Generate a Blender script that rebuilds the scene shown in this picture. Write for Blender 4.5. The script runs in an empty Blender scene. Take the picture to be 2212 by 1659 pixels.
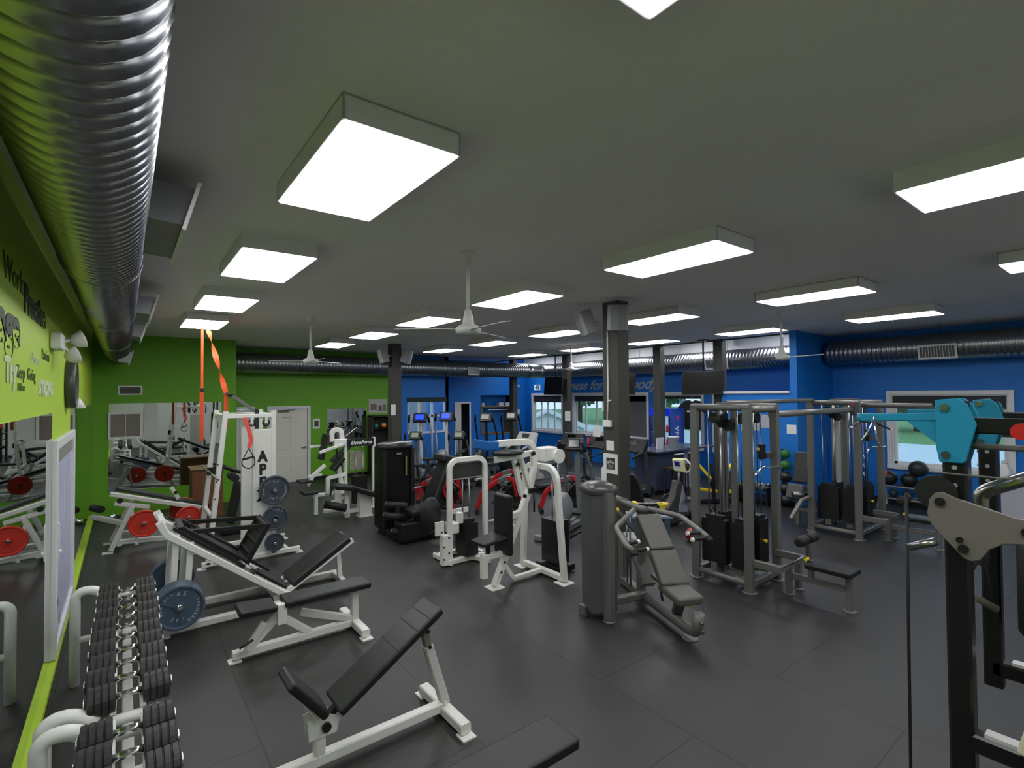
# Procedural reconstruction of a gym interior (Blender 4.5)
import bpy, bmesh, math, random
from mathutils import Vector, Matrix, Euler
random.seed(7)
PI = math.pi
SC = bpy.context.scene
COL = SC.collection
V = Vector

def lin(c):
    r = []
    for v in c:
        v /= 255.0
        r.append(v / 12.92 if v <= 0.04045 else ((v + 0.055) / 1.055) ** 2.4)
    return (r[0], r[1], r[2], 1.0)

MATS = {}
LIGHT_E = 12.5
def mat(name, rgb=(200, 200, 200), rough=0.5, metal=0.0, spec=0.5, noise=0.0, nscale=20.0, bump=0.0, bscale=200.0, emit=0.0, coat=0.0):
    if name in MATS: return MATS[name]
    m = bpy.data.materials.new(name); m.use_nodes = True
    nt = m.node_tree; b = nt.nodes['Principled BSDF']
    col = lin(rgb)
    b.inputs['Base Color'].default_value = col
    b.inputs['Roughness'].default_value = rough
    b.inputs['Metallic'].default_value = metal
    b.inputs['Specular IOR Level'].default_value = spec
    b.inputs['Coat Weight'].default_value = coat
    if emit:
        b.inputs['Emission Color'].default_value = col
        b.inputs['Emission Strength'].default_value = emit
    if noise or bump:
        tc = nt.nodes.new('ShaderNodeTexCoord')
    if noise:
        n = nt.nodes.new('ShaderNodeTexNoise'); n.inputs['Scale'].default_value = nscale; n.inputs['Detail'].default_value = 5
        nt.links.new(tc.outputs['Object'], n.inputs['Vector'])
        mx = nt.nodes.new('ShaderNodeMix'); mx.data_type = 'RGBA'
        mx.inputs[6].default_value = tuple(v * (1 - noise) for v in col[:3]) + (1,)
        mx.inputs[7].default_value = tuple(min(1, v * (1 + noise)) for v in col[:3]) + (1,)
        nt.links.new(n.outputs['Fac'], mx.inputs[0]); nt.links.new(mx.outputs[2], b.inputs['Base Color'])
    if bump:
        n2 = nt.nodes.new('ShaderNodeTexNoise'); n2.inputs['Scale'].default_value = bscale
        nt.links.new(tc.outputs['Object'], n2.inputs['Vector'])
        bp = nt.nodes.new('ShaderNodeBump'); bp.inputs['Strength'].default_value = bump; bp.inputs['Distance'].default_value = 0.01
        nt.links.new(n2.outputs['Fac'], bp.inputs['Height']); nt.links.new(bp.outputs['Normal'], b.inputs['Normal'])
    MATS[name] = m
    return m

def fillet(pts, r, seg=5):
    pts = [V(p) for p in pts]
    if r <= 0: return pts
    out = [pts[0]]
    for i in range(1, len(pts) - 1):
        a, b, c = pts[i - 1], pts[i], pts[i + 1]
        u = (a - b); w = (c - b); lu, lw = u.length, w.length; u.normalize(); w.normalize()
        ang = u.angle(w)
        if ang > PI - 0.05: out.append(b); continue
        d = min(r / math.tan(ang / 2), lu * 0.49, lw * 0.49)
        rr = d * math.tan(ang / 2)
        bis = (u + w).normalized(); cen = b + bis * (rr / math.sin(ang / 2))
        p0 = b + u * d; p1 = b + w * d
        v0 = p0 - cen; v1 = p1 - cen; tot = v0.angle(v1); ax = v0.cross(v1)
        if ax.length < 1e-9: out.append(b); continue
        ax.normalize()
        for k in range(seg + 1):
            out.append(cen + Matrix.Rotation(tot * k / seg, 3, ax) @ v0)
    out.append(pts[-1])
    return out

class MB:
    """Collects simple shapes into one mesh."""
    def __init__(s): s.v = []; s.f = []; s.sm = []
    def add(s, vs, fs, smooth=False, M=None):
        o = len(s.v)
        s.v += [tuple(M @ V(p)) if M is not None else tuple(p) for p in vs]
        for f in fs: s.f.append([i + o for i in f]); s.sm.append(smooth)
        return s
    def box(s, c, size, M=None, rot=None):
        x, y, z = [q / 2 for q in size]
        vs = [V((a * x, b * y, d * z)) for d in (-1, 1) for b in (-1, 1) for a in (-1, 1)]
        if rot is not None:
            R = Euler(rot).to_matrix(); vs = [R @ q for q in vs]
        vs = [q + V(c) for q in vs]
        return s.add(vs, [(0, 2, 3, 1), (4, 5, 7, 6), (0, 1, 5, 4), (1, 3, 7, 5), (3, 2, 6, 7), (2, 0, 4, 6)], False, M)
    def b2(s, lo, hi, M=None):
        return s.box([(a + b) / 2 for a, b in zip(lo, hi)], [abs(b - a) for a, b in zip(lo, hi)], M)
    def sweep(s, pts, prof, smooth=True, up=(0, 0, 1), closed=False, caps=True):
        pts = [V(p) for p in pts]; n = len(pts); m = len(prof)
        vs = []; up = V(up); prevx = None
        for i, p in enumerate(pts):
            if closed: t0 = (p - pts[i - 1]).normalized(); t1 = (pts[(i + 1) % n] - p).normalized()
            else:
                t0 = (p - pts[i - 1]).normalized() if i > 0 else None
                t1 = (pts[i + 1] - p).normalized() if i < n - 1 else None
                t0 = t0 or t1; t1 = t1 or t0
            t = (t0 + t1)
            t = t.normalized() if t.length > 1e-6 else t1
            if prevx is None:
                u = up
                if abs(t.dot(u)) > 0.98: u = V((0, 1, 0)) if abs(t.y) < 0.9 else V((1, 0, 0))
                x = t.cross(u).normalized()
            else:
                x = (prevx - t * prevx.dot(t))
                x = x.normalized() if x.length > 1e-6 else prevx
            prevx = x; y = x.cross(t).normalized()
            k = 1.0 / max(0.5, math.cos(t0.angle(t1) / 2)) if t0.length and t1.length else 1
            # mitre: stretch in the bend direction
            bd = (t1 - t0)
            for a, b in prof:
                q = x * a + y * b
                if bd.length > 1e-4:
                    bn = bd.normalized(); q = q + bn * (q.dot(bn) * (k - 1))
                vs.append(p + q)
        fs = []
        rng = n if closed else n - 1
        for i in range(rng):
            i2 = (i + 1) % n
            for j in range(m):
                j2 = (j + 1) % m
                fs.append((i * m + j, i * m + j2, i2 * m + j2, i2 * m + j))
        s.add(vs, fs, smooth)
        if caps and not closed:
            s.f.append([len(s.v) - len(vs) + j for j in range(m)][::-1]); s.sm.append(False)
            s.f.append([len(s.v) - m + j for j in range(m)]); s.sm.append(False)
        return s
    def tube(s, pts, r, n=12, fil=0.0, seg=5, closed=False):
        pts = fillet(pts, fil, seg) if fil else pts
        prof = [(r * math.cos(2 * PI * k / n), r * math.sin(2 * PI * k / n)) for k in range(n)]
        return s.sweep(pts, prof, True, closed=closed)
    def bar(s, pts, w, h=None, up=(0, 0, 1), fil=0.0, seg=6, ch=0.12):
        h = h or w
        pts = fillet(pts, fil, seg) if fil else pts
        a, b = w / 2, h / 2; c = min(a, b) * ch * 2
        prof = [(-a + c, -b), (a - c, -b), (a, -b + c), (a, b - c), (a - c, b), (-a + c, b), (-a, b - c), (-a, -b + c)]
        return s.sweep(pts, prof, False, up=up)
    def lathe(s, prof, M=None, n=24, smooth=True):
        vs = []; fs = []; m = len(prof)
        for r, z in prof:
            for k in range(n):
                a = 2 * PI * k / n; vs.append((r * math.cos(a), r * math.sin(a), z))
        for i in range(m - 1):
            for k in range(n):
                k2 = (k + 1) % n
                fs.append((i * n + k, i * n + k2, (i + 1) * n + k2, (i + 1) * n + k))
        s.add(vs, fs, smooth, M)
        o = len(s.v) - len(vs)
        if prof[0][0] > 1e-6: s.f.append([o + k for k in range(n)][::-1]); s.sm.append(False)
        if prof[-1][0] > 1e-6: s.f.append([o + (m - 1) * n + k for k in range(n)]); s.sm.append(False)
        return s
    def cyl(s, p0, p1, r, n=16, r2=None):
        p0 = V(p0); p1 = V(p1); d = p1 - p0
        M = Matrix.Translation(p0) @ d.to_track_quat('Z', 'Y').to_matrix().to_4x4()
        return s.lathe([(r, 0), (r if r2 is None else r2, d.length)], M, n)
    def sphere(s, c, r, n=16, m=10, sc=(1, 1, 1)):
        prof = [(r * math.sin(PI * i / m), -r * math.cos(PI * i / m)) for i in range(m + 1)]
        prof[0] = (1e-7, -r); prof[-1] = (1e-7, r)
        return s.lathe(prof, Matrix.Translation(V(c)) @ Matrix.Diagonal((sc[0], sc[1], sc[2], 1)), n)
    def prism(s, poly, t, M=None):
        """poly in local xy, extruded from z=-t/2 to t/2"""
        n = len(poly)
        vs = [(x, y, -t / 2) for x, y in poly] + [(x, y, t / 2) for x, y in poly]
        fs = [list(range(n))[::-1], list(range(n, 2 * n))] + [(i, (i + 1) % n, n + (i + 1) % n, n + i) for i in range(n)]
        return s.add(vs, fs, False, M)
    def quad(s, a, b, c, d): return s.add([a, b, c, d], [(0, 1, 2, 3)])

def setprops(o, label=None, cat=None, group=None, kind=None):
    if label: o['label'] = label
    if cat: o['category'] = cat
    if group: o['group'] = group
    if kind: o['kind'] = kind
    return o

def obj(name, mb, m, parent=None, bevel=0.0, seg=2, smooth=None, label=None, sub=0):
    me = bpy.data.meshes.new(name)
    me.from_pydata(mb.v, [], mb.f)
    sm = [True] * len(mb.f) if smooth else ([False] * len(mb.f) if smooth is False else mb.sm)
    me.polygons.foreach_set('use_smooth', sm)
    ms = m if isinstance(m, (list, tuple)) else [m]
    for q in ms: me.materials.append(q)
    bm = bmesh.new(); bm.from_mesh(me); bmesh.ops.recalc_face_normals(bm, faces=bm.faces); bm.to_mesh(me); bm.free()
    me.update()
    o = bpy.data.objects.new(name, me); COL.objects.link(o)
    if bevel:
        b = o.modifiers.new('bevel', 'BEVEL'); b.width = bevel; b.segments = seg; b.limit_method = 'ANGLE'; b.angle_limit = 0.7
        b.harden_normals = False
        if seg > 1: me.polygons.foreach_set('use_smooth', [True] * len(me.polygons)); b.harden_normals = True
    if sub:
        q = o.modifiers.new('sub', 'SUBSURF'); q.levels = sub; q.render_levels = sub
    if parent: o.parent = parent
    if label: o['label'] = label
    return o

def W(name, mb, m, parent, **k):
    """part whose geometry is written in world coordinates"""
    r = parent
    while r.parent: r = r.parent
    M = (Matrix.Translation(r.location) @ r.rotation_euler.to_matrix().to_4x4()).inverted()
    mb.v = [tuple(M @ V(p)) for p in mb.v]
    return obj(name, mb, m, parent, **k)

def WT(name, s, size, M, m, parent, **k):
    r = parent
    while r.parent: r = r.parent
    Mi = (Matrix.Translation(r.location) @ r.rotation_euler.to_matrix().to_4x4()).inverted()
    return text(name, s, size, Mi @ M, m, parent, **k)

def thing(name, label, cat, loc=(0, 0, 0), rz=0.0, group=None):
    o = bpy.data.objects.new(name, None); COL.objects.link(o)
    o.empty_display_size = 0.1
    o.location = loc; o.rotation_euler = (0, 0, rz)
    return setprops(o, label, cat, group)

def struct(name, mb, m, **k):
    return setprops(obj(name, mb, m, **k), kind='structure')

def solo(name, mb, m, label, cat, group=None, loc=(0, 0, 0), rz=0.0, **k):
    o = obj(name, mb, m, **k); o.location = loc; o.rotation_euler = (0, 0, rz)
    return setprops(o, label, cat, group)

def kids(o): return [c for c in COL.objects if c.parent is o]
def dup(o, loc=None, rz=None, label=None, group=None, parent=None):
    c = o.copy(); COL.objects.link(c)
    if parent is not None: c.parent = parent
    if loc is not None: c.location = loc
    if rz is not None: c.rotation_euler = (0, 0, rz)
    if label: c['label'] = label
    if group: c['group'] = group
    for ch in list(o.children): dup(ch, parent=c)
    return c

def frame(o, x, y):
    """matrix with origin o, local x along x, local y along y"""
    x = V(x).normalized(); y = V(y); y = (y - x * y.dot(x)).normalized(); z = x.cross(y)
    M = Matrix((x, y, z)).transposed().to_4x4(); M.translation = V(o)
    return M

def text(name, s, size, M, m, parent=None, ext=0.001, align='LEFT', shear=0.0, bold=0.0, font=None, sx=1.0):
    cu = bpy.data.curves.new(name, 'FONT'); cu.body = s; cu.size = size; cu.extrude = ext; cu.align_x = align; cu.shear = shear; cu.offset = bold
    tmp = bpy.data.objects.new(name + '_tmp', cu)
    COL.objects.link(tmp)
    dg = bpy.context.evaluated_depsgraph_get()
    me = bpy.data.meshes.new_from_object(tmp.evaluated_get(dg))
    bpy.data.objects.remove(tmp); bpy.data.curves.remove(cu)
    me.name = name
    me.transform(M @ Matrix.Diagonal((sx, 1, 1, 1)))
    me.materials.clear(); me.materials.append(m)
    o = bpy.data.objects.new(name, me); COL.objects.link(o)
    if parent: o.parent = parent
    return o

# ---------------- materials
WHITE = mat('white_powder_coat', (226, 226, 220), 0.35, noise=0.04, nscale=8)
DWHITE = mat('offwhite_paint', (205, 206, 200), 0.4, noise=0.05, nscale=6)
BLUEWHITE = WHITE
BLACKPAD = mat('black_vinyl', (26, 26, 27), 0.42, bump=0.08, bscale=300, noise=0.15, nscale=5)
GREYPAD = mat('grey_vinyl', (88, 86, 80), 0.5, bump=0.08, bscale=300)
BLACK = mat('black_metal', (22, 22, 23), 0.4)
RUBBER = mat('black_rubber', (18, 18, 18), 0.6)
GREY = mat('grey_metal', (112, 112, 108), 0.38, metal=0.25, noise=0.04)
DGREY = mat('dark_grey_plastic', (70, 71, 72), 0.5)
SHROUD = mat('shroud_grey', (78, 80, 82), 0.5)
CHROME = mat('chrome', (225, 225, 225), 0.12, metal=1.0)
STEEL = mat('steel_rod', (150, 150, 150), 0.25, metal=1.0)
IRON = mat('grey_cast_iron', (62, 70, 80), 0.4, noise=0.1)
PLATEBLUE = mat('blue_grey_plate', (72, 88, 106), 0.35, noise=0.06)
RED = mat('red_paint', (190, 32, 30), 0.35)
REDPLATE = mat('red_plate', (200, 52, 36), 0.4, noise=0.05)
YELLOW = mat('yellow_plastic', (235, 205, 40), 0.4)
PAPER = mat('paper', (225, 226, 224), 0.7)
INK = mat('black_ink', (25, 25, 25), 0.6)
GALV = None
PILLAR = mat('dark_grey_pillar', (64, 62, 58), 0.6, noise=0.05, nscale=3)
# ---------------- camera
H = 2.5
yaw, pit, rol = [math.radians(a) for a in (37.413, 1.168, -0.4507)]
fh = V((math.sin(yaw), math.cos(yaw), 0)); Rg = V((math.cos(yaw), -math.sin(yaw), 0)); Zu = V((0, 0, 1))
FW = fh * math.cos(pit) + Zu * math.sin(pit); UP = -fh * math.sin(pit) + Zu * math.cos(pit)
R2 = Rg * math.cos(rol) + UP * math.sin(rol); U2 = UP * math.cos(rol) - Rg * math.sin(rol)
cd = bpy.data.cameras.new('camera'); cam = bpy.data.objects.new('camera', cd); COL.objects.link(cam)
cam.matrix_world = Matrix(((R2.x, U2.x, -FW.x, 0), (R2.y, U2.y, -FW.y, 0), (R2.z, U2.z, -FW.z, H), (0, 0, 0, 1)))
cd.sensor_fit = 'HORIZONTAL'; cd.sensor_width = 36.0; cd.lens = 36.0 * 1094.5 / 2212.0
cd.clip_start = 0.05; cd.clip_end = 400
SC.camera = cam
SC.view_settings.view_transform = 'Standard'; SC.view_settings.look = 'None'
SC.view_settings.gamma = 1.0; SC.view_settings.exposure = 0.0
try: SC.view_settings.use_curve_mapping = False
except Exception: pass

# ---------------- world: overcast evening sky
w = bpy.data.worlds.new('sky'); SC.world = w; w.use_nodes = True
bg = w.node_tree.nodes['Background']; bg.inputs['Color'].default_value = (0.66, 0.83, 1.0, 1); bg.inputs['Strength'].default_value = 1.3

ZC = 3.85
XL, XR = -0.54, 13.7
YA, YB, YC, YF = 13.7, 15.6, 17.0, -4.0

# ---------------- shell materials
def wallmat(name, rgb, var=0.03):
    return mat(name, rgb, 0.55, noise=var, nscale=2.5, bump=0.03, bscale=150)
LIME = wallmat('lit_green_paint', (178, 212, 58))  # green base lightened to stand in for the brighter light on the left wall
GREEN = wallmat('green_paint', (100, 164, 22))
BLUE = wallmat('blue_paint', (8, 112, 200))
CEILM = mat('ceiling_paint', (236, 232, 228), 0.85, bump=0.05, bscale=120)
WHITEP = mat('white_trim_paint', (222, 222, 222), 0.45)
DOORM = mat('white_door_paint', (222, 220, 210), 0.45)

def floor_mat():
    m = bpy.data.materials.new('rubber_floor'); m.use_nodes = True
    nt = m.node_tree; b = nt.nodes['Principled BSDF']
    tc = nt.nodes.new('ShaderNodeTexCoord')
    sep = nt.nodes.new('ShaderNodeSeparateXYZ'); nt.links.new(tc.outputs['Object'], sep.inputs[0])
    def math_(op, a, bb=None):
        n = nt.nodes.new('ShaderNodeMath'); n.operation = op
        for i, q in enumerate((a, bb)):
            if q is None: continue
            if isinstance(q, (int, float)): n.inputs[i].default_value = q
            else: nt.links.new(q, n.inputs[i])
        return n.outputs[0]
    def seam(out, off, per):
        a = math_('ADD', out, -off + per * 100); a = math_('MODULO', a, per); a = math_('SUBTRACT', a, per / 2); a = math_('ABSOLUTE', a)
        a = math_('SUBTRACT', per / 2, a)      # distance to the seam
        return math_('LESS_THAN', a, 0.006)
    sx = seam(sep.outputs['X'], FX0, FXP)
    par = math_('MODULO', math_('FLOOR', math_('DIVIDE', math_('ADD', sep.outputs['X'], 20 * FXP - FX0), FXP)), 2.0)
    ysh = math_('ADD', sep.outputs['Y'], math_('MULTIPLY', par, FYP / 2))
    sy = seam(ysh, FY0, FYP)
    sm = math_('MAXIMUM', sx, sy)
    n1 = nt.nodes.new('ShaderNodeTexNoise'); n1.inputs['Scale'].default_value = 0.9; n1.inputs['Detail'].default_value = 6
    nt.links.new(tc.outputs['Object'], n1.inputs['Vector'])
    n2 = nt.nodes.new('ShaderNodeTexNoise'); n2.inputs['Scale'].default_value = 260; nt.links.new(tc.outputs['Object'], n2.inputs['Vector'])
    mx = nt.nodes.new('ShaderNodeMix'); mx.data_type = 'RGBA'
    mx.inputs[6].default_value = lin((35, 34, 34)); mx.inputs[7].default_value = lin((53, 51, 50))
    f = math_('MULTIPLY', n2.outputs['Fac'], 0.35); f = math_('ADD', math_('MULTIPLY', n1.outputs['Fac'], 0.65), f)
    nt.links.new(f, mx.inputs[0])
    m2 = nt.nodes.new('ShaderNodeMix'); m2.data_type = 'RGBA'; m2.inputs[7].default_value = lin((10, 10, 10))
    nt.links.new(sm, m2.inputs[0]); nt.links.new(mx.outputs[2], m2.inputs[6]); nt.links.new(m2.outputs[2], b.inputs['Base Color'])
    r = math_('ADD', math_('MULTIPLY', n1.outputs['Fac'], 0.2), 0.36); nt.links.new(r, b.inputs['Roughness'])
    b.inputs['Specular IOR Level'].default_value = 0.5
    bp = nt.nodes.new('ShaderNodeBump'); bp.inputs['Strength'].default_value = 0.15; bp.inputs['Distance'].default_value = 0.004
    nt.links.new(n2.outputs['Fac'], bp.inputs['Height']); nt.links.new(bp.outputs['Normal'], b.inputs['Normal'])
    return m
FX0, FXP, FY0, FYP = 0.80, 1.255, 3.10, 1.84
FLOORM = floor_mat()

def galv(name, rough=0.28, base=(165, 168, 172)):
    m = mat(name, base, rough, metal=1.0)
    nt = m.node_tree; b = nt.nodes['Principled BSDF']
    tc = nt.nodes.new('ShaderNodeTexCoord'); vo = nt.nodes.new('ShaderNodeTexVoronoi'); vo.inputs['Scale'].default_value = 9
    nt.links.new(tc.outputs['Object'], vo.inputs['Vector'])
    mr = nt.nodes.new('ShaderNodeMapRange'); mr.inputs[3].default_value = rough - 0.03; mr.inputs[4].default_value = rough + 0.05
    nt.links.new(vo.outputs['Color'], mr.inputs[0]); nt.links.new(mr.outputs[0], b.inputs['Roughness'])
    return m
GALV = galv('galvanised_steel', 0.3, (150, 152, 155))
MIRROR = mat('mirror_glass', (205, 212, 208), 0.01, metal=1.0)
def glass_mat():
    m = bpy.data.materials.new('window_glass'); m.use_nodes = True
    nt = m.node_tree; nt.nodes.clear()
    o = nt.nodes.new('ShaderNodeOutputMaterial'); t = nt.nodes.new('ShaderNodeBsdfTransparent'); g = nt.nodes.new('ShaderNodeBsdfGlossy')
    t.inputs[0].default_value = (0.9, 0.95, 0.95, 1); g.inputs['Roughness'].default_value = 0.02
    mx = nt.nodes.new('ShaderNodeMixShader')
    mx.inputs[0].default_value = 0.05; nt.links.new(t.outputs[0], mx.inputs[1]); nt.links.new(g.outputs[0], mx.inputs[2]); nt.links.new(mx.outputs[0], o.inputs[0])
    return m
GLASS = glass_mat()

# ---------------- shell
def wall(name, axis, c, u0, u1, z0, z1, m, holes=(), th=0.12, sgn=1):
    """axis 'x': plane X=c spanning Y u0..u1; thickness goes to sgn side. holes: (ua,ub,za,zb)"""
    us = sorted({u0, u1, *[h[0] for h in holes], *[h[1] for h in holes]}); zs = sorted({z0, z1, *[h[2] for h in holes], *[h[3] for h in holes]})
    b = MB()
    for i in range(len(us) - 1):
        for j in range(len(zs) - 1):
            uc, zc = (us[i] + us[i + 1]) / 2, (zs[j] + zs[j + 1]) / 2
            if any(h[0] < uc < h[1] and h[2] < zc < h[3] for h in holes): continue
            if axis == 'x': b.b2((c, us[i], zs[j]), (c + sgn * th, us[i + 1], zs[j + 1]))
            else: b.b2((us[i], c, zs[j]), (us[i + 1], c + sgn * th, zs[j + 1]))
    return struct(name, b, m)

struct('floor', MB().b2((XL - 0.12, YF, -0.1), (XR + 0.12, YC + 0.1, 0)), FLOORM)
XB = 12.0
cb = MB(); cb.b2((XL - 0.12, YF, ZC), (XB, YC + 0.1, ZC + 0.1)); cb.b2((XB, YF, ZC), (XR + 0.12, 5.05, ZC + 0.1))
struct('ceiling', cb, CEILM)
cb = MB(); cb.b2((XB, 5.05, ZC + 0.3), (XR + 0.12, YC + 0.1, ZC + 0.4))
struct('ceiling.001', cb, mat('front_ceiling_paint', (235, 235, 235), 0.8))
struct('wall_upper', MB().b2((XR - 0.012, 5.15, 3.68), (XR - 0.001, YC, ZC + 0.3)), mat('pale_upper_wall', (214, 214, 218), 0.6))
struct('trim_1', MB().b2((XB, 5.15, ZC - 0.03), (XB + 0.06, YC, ZC + 0.3)), PILLAR)
wall('wall_left', 'x', XL, YF, YA, 0, ZC, LIME, sgn=-1)
wall('wall_back_left', 'y', YA, XL, 2.13, 0, ZC, GREEN)
wall('wall_back_return', 'x', 2.13, YA + 0.12, YB, 0, ZC, GREEN, sgn=-1, th=0.1)
wall('wall_back_green', 'y', YB, 2.03, 6.85, 0, ZC, GREEN, holes=[(3.28, 4.32, 0, 2.14), (2.5, 2.82, 0, 2.14)])
WBK = (7.52, 9.0, 1.22, 2.36)
wall('wall_back_blue', 'y', YB, 6.85, 9.1, 0, ZC, BLUE, holes=[WBK])
wall('wall_back_recess', 'x', 9.1, YB, YC, 0, ZC, BLUE, sgn=-1)
wall('wall_far', 'y', YC, 9.1, XR, 0, ZC + 0.4, BLUE, holes=[(10.25, 10.85, 0, 2.15), (11.4, 13.0, 0.9, 2.45)])
WINS = [(14.7, 16.45, 1.02, 2.44), (10.6, 14.0, 1.02, 2.44), (8.6, 10.0, 0.85, 2.44), (7.0, 8.15, 0.85, 2.44), (1.98, 3.88, 0.86, 2.42)]
wall('wall_right', 'x', XR, YF, YC, 0, ZC + 0.3, BLUE, holes=WINS)
wall('wall_front', 'y', YF, XL, XR, 0, ZC, mat('white_wall_paint', (205, 205, 205), 0.6), sgn=-1)
# partition with a full-height end column
wall('wall_partition', 'x', 11.65, 5.15, 6.75, 0, 2.48, BLUE, th=0.12)
struct('trim_2', MB().b2((11.6, 5.15, 2.48), (11.8, 6.77, 2.53)), WHITEP)
pb = MB(); pb.b2((11.65, 5.0, 0), (12.05, 5.15, ZC)); pb.b2((12.05, 5.05, 0), (XR, 5.15, ZC + 0.4))
struct('wall_partition_end', pb, BLUE)
struct('wall_partition_return', MB().b2((11.77, 6.65, 0), (XR, 6.75, 2.48)), BLUE)
# black skirting along the blue walls, lime board along the mirrors
struct('baseboard_right', MB().b2((XR - 0.02, YF, 0), (XR, 5.05, 0.12)), BLACK)
struct('baseboard_partition', MB().b2((11.63, 5.0, 0), (11.65, 6.75, 0.1)), BLACK)
struct('baseboard_back', MB().b2((2.14, YB - 0.02, 0), (3.22, YB, 0.1)).b2((4.4, YB - 0.02, 0), (9.1, YB, 0.1)), BLACK)
struct('baseboard_left', MB().b2((XL, YF, 0), (XL + 0.055, YA, 0.06)), LIME, bevel=0.006)

# ---------------- windows
SHADE = mat('dark_roller_blind', (40, 42, 46), 0.7)
def window_x(n, u0, u1, z0, z1, mull=(), shade=0.35, x=XR, case=0.09):
    f = MB(); c = case
    f.b2((x - 0.03, u0 - c, z0 - c), (x + 0.0, u0, z1 + c)); f.b2((x - 0.03, u1, z0 - c), (x, u1 + c, z1 + c))
    f.b2((x - 0.03, u0, z1), (x, u1, z1 + c)); f.b2((x - 0.05, u0 - c, z0 - c), (x, u1 + c, z0))
    # jamb lining
    f.b2((x, u0, z0), (x + 0.12, u0 + 0.02, z1)); f.b2((x, u1 - 0.02, z0), (x + 0.12, u1, z1)); f.b2((x, u0, z0), (x + 0.12, u1, z0 + 0.02)); f.b2((x, u0, z1 - 0.02), (x + 0.12, u1, z1))
    s = 0.06
    for a, b2_ in ((u0 + 0.02, u0 + 0.02 + s), (u1 - 0.02 - s, u1 - 0.02)): f.b2((x + 0.07, a, z0 + 0.02), (x + 0.11, b2_, z1 - 0.02))
    f.b2((x + 0.07, u0 + 0.02, z0 + 0.02), (x + 0.11, u1 - 0.02, z0 + 0.02 + s)); f.b2((x + 0.07, u0 + 0.02, z1 - 0.02 - s), (x + 0.11, u1 - 0.02, z1 - 0.02))
    for q in mull: f.b2((x + 0.07, q - 0.035, z0 + 0.05), (x + 0.11, q + 0.035, z1 - 0.05))
    o = struct('window_%d' % n, f, WHITEP, bevel=0.004, seg=1)
    obj('pane', MB().b2((x + 0.085, u0 + 0.03, z0 + 0.03), (x + 0.093, u1 - 0.03, z1 - 0.03)), GLASS, o)
    if shade: obj('roller_blind', MB().b2((x + 0.02, u0 + 0.03, z1 - shade), (x + 0.05, u1 - 0.03, z1 - 0.02)), SHADE, o)
    return o
window_x(1, *WINS[0], mull=(15.2, 15.6, 16.0), shade=0.28)
window_x(2, *WINS[1], mull=(12.9, 13.45, 11.9), shade=0.22)
window_x(3, *WINS[2], mull=(9.3,), shade=0.12)
window_x(4, *WINS[3], mull=(), shade=0.1)
window_x(5, *WINS[4], shade=0.28)
obj('roller_blind', MB().b2((XR + 0.02, 10.6, 1.0), (XR + 0.05, 11.85, 2.42)), mat('grey_roller_blind', (92, 92, 96), 0.7), [o for o in COL.objects if o.name == 'window_2'][0])
def window_back():
    u0, u1, z0, z1 = WBK; y = YB; f = MB(); c = 0.03
    f.b2((u0, y - 0.02, z0 - c), (u1, y + 0.1, z0 + 0.03)); f.b2((u0, y + 0.02, z1 - 0.05), (u1, y + 0.1, z1))
    f.b2((u0, y + 0.02, z0), (u0 + 0.06, y + 0.1, z1)); f.b2((u1 - 0.06, y + 0.02, z0), (u1, y + 0.1, z1))
    for q in (0.31, 0.64): f.b2((u0 + (u1 - u0) * q - 0.04, y + 0.03, z0), (u0 + (u1 - u0) * q + 0.04, y + 0.09, z1))
    f.b2((u0, y + 0.03, 1.75), (u1, y + 0.09, 1.81))
    o = struct('window_6', f, WHITEP)
    obj('pane', MB().b2((u0, y + 0.055, z0), (u1, y + 0.062, z1)), GLASS, o)
    obj('roller_blind', MB().b2((u0 - 0.02, y - 0.04, z1 - 0.1), (u1 + 0.02, y - 0.005, z1 + 0.06)), mat('dark_green_blind', (24, 44, 40), 0.7), o)
window_back()

# ---------------- doors
def door_y(n, x0, x1, z1, y, leaf_m=DOORM, panel=True):
    f = MB(); c = 0.07
    f.b2((x0 - c, y - 0.02, 0), (x0, y + 0.1, z1 + c)); f.b2((x1, y - 0.02, 0), (x1 + c, y + 0.1, z1 + c)); f.b2((x0, y - 0.02, z1), (x1, y + 0.1, z1 + c))
    o = struct('door_%d' % n, f, WHITEP, bevel=0.004, seg=1)
    l = MB(); l.b2((x0 + 0.01, y + 0.02, 0.01), (x1 - 0.01, y + 0.06, z1 - 0.01))
    obj('door_leaf', l, leaf_m, o)
    p = MB(); wd = x1 - x0
    for a, b_ in ((0.14, 0.47), (0.53, 0.86)):
        for za, zb in ((0.2, 0.8), (0.95, 1.62), (1.72, z1 - 0.14)):
            p.b2((x0 + wd * a, y + 0.014, za), (x0 + wd * b_, y + 0.021, zb))
    obj('door_panel', p, leaf_m, o, bevel=0.008, seg=1)
    h = MB(); h.cyl((x1 - 0.08, y + 0.02, 1.0), (x1 - 0.08, y - 0.03, 1.0), 0.025); h.b2((x1 - 0.2, y - 0.045, 0.985), (x1 - 0.07, y - 0.025, 1.01))
    obj('door_handle', h, STEEL, o)
    return o
d1 = door_y(1, 3.28, 4.32, 2.14, YB)
c_ = MB(); c_.b2((3.5, YB - 0.03, 2.04), (3.78, YB + 0.02, 2.1)); c_.bar([(3.7, YB - 0.02, 2.09), (3.95, YB - 0.05, 2.11)], 0.02)
obj('door_closer', c_, mat('bronze_metal', (110, 100, 85), 0.5), d1)
text('door_sign', 'PRIVATE', 0.06, frame((3.62, YB + 0.012, 1.86), (1, 0, 0), (0, 0, 1)), INK, d1)
door_y(2, 2.5, 2.82, 2.14, YB)
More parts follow.
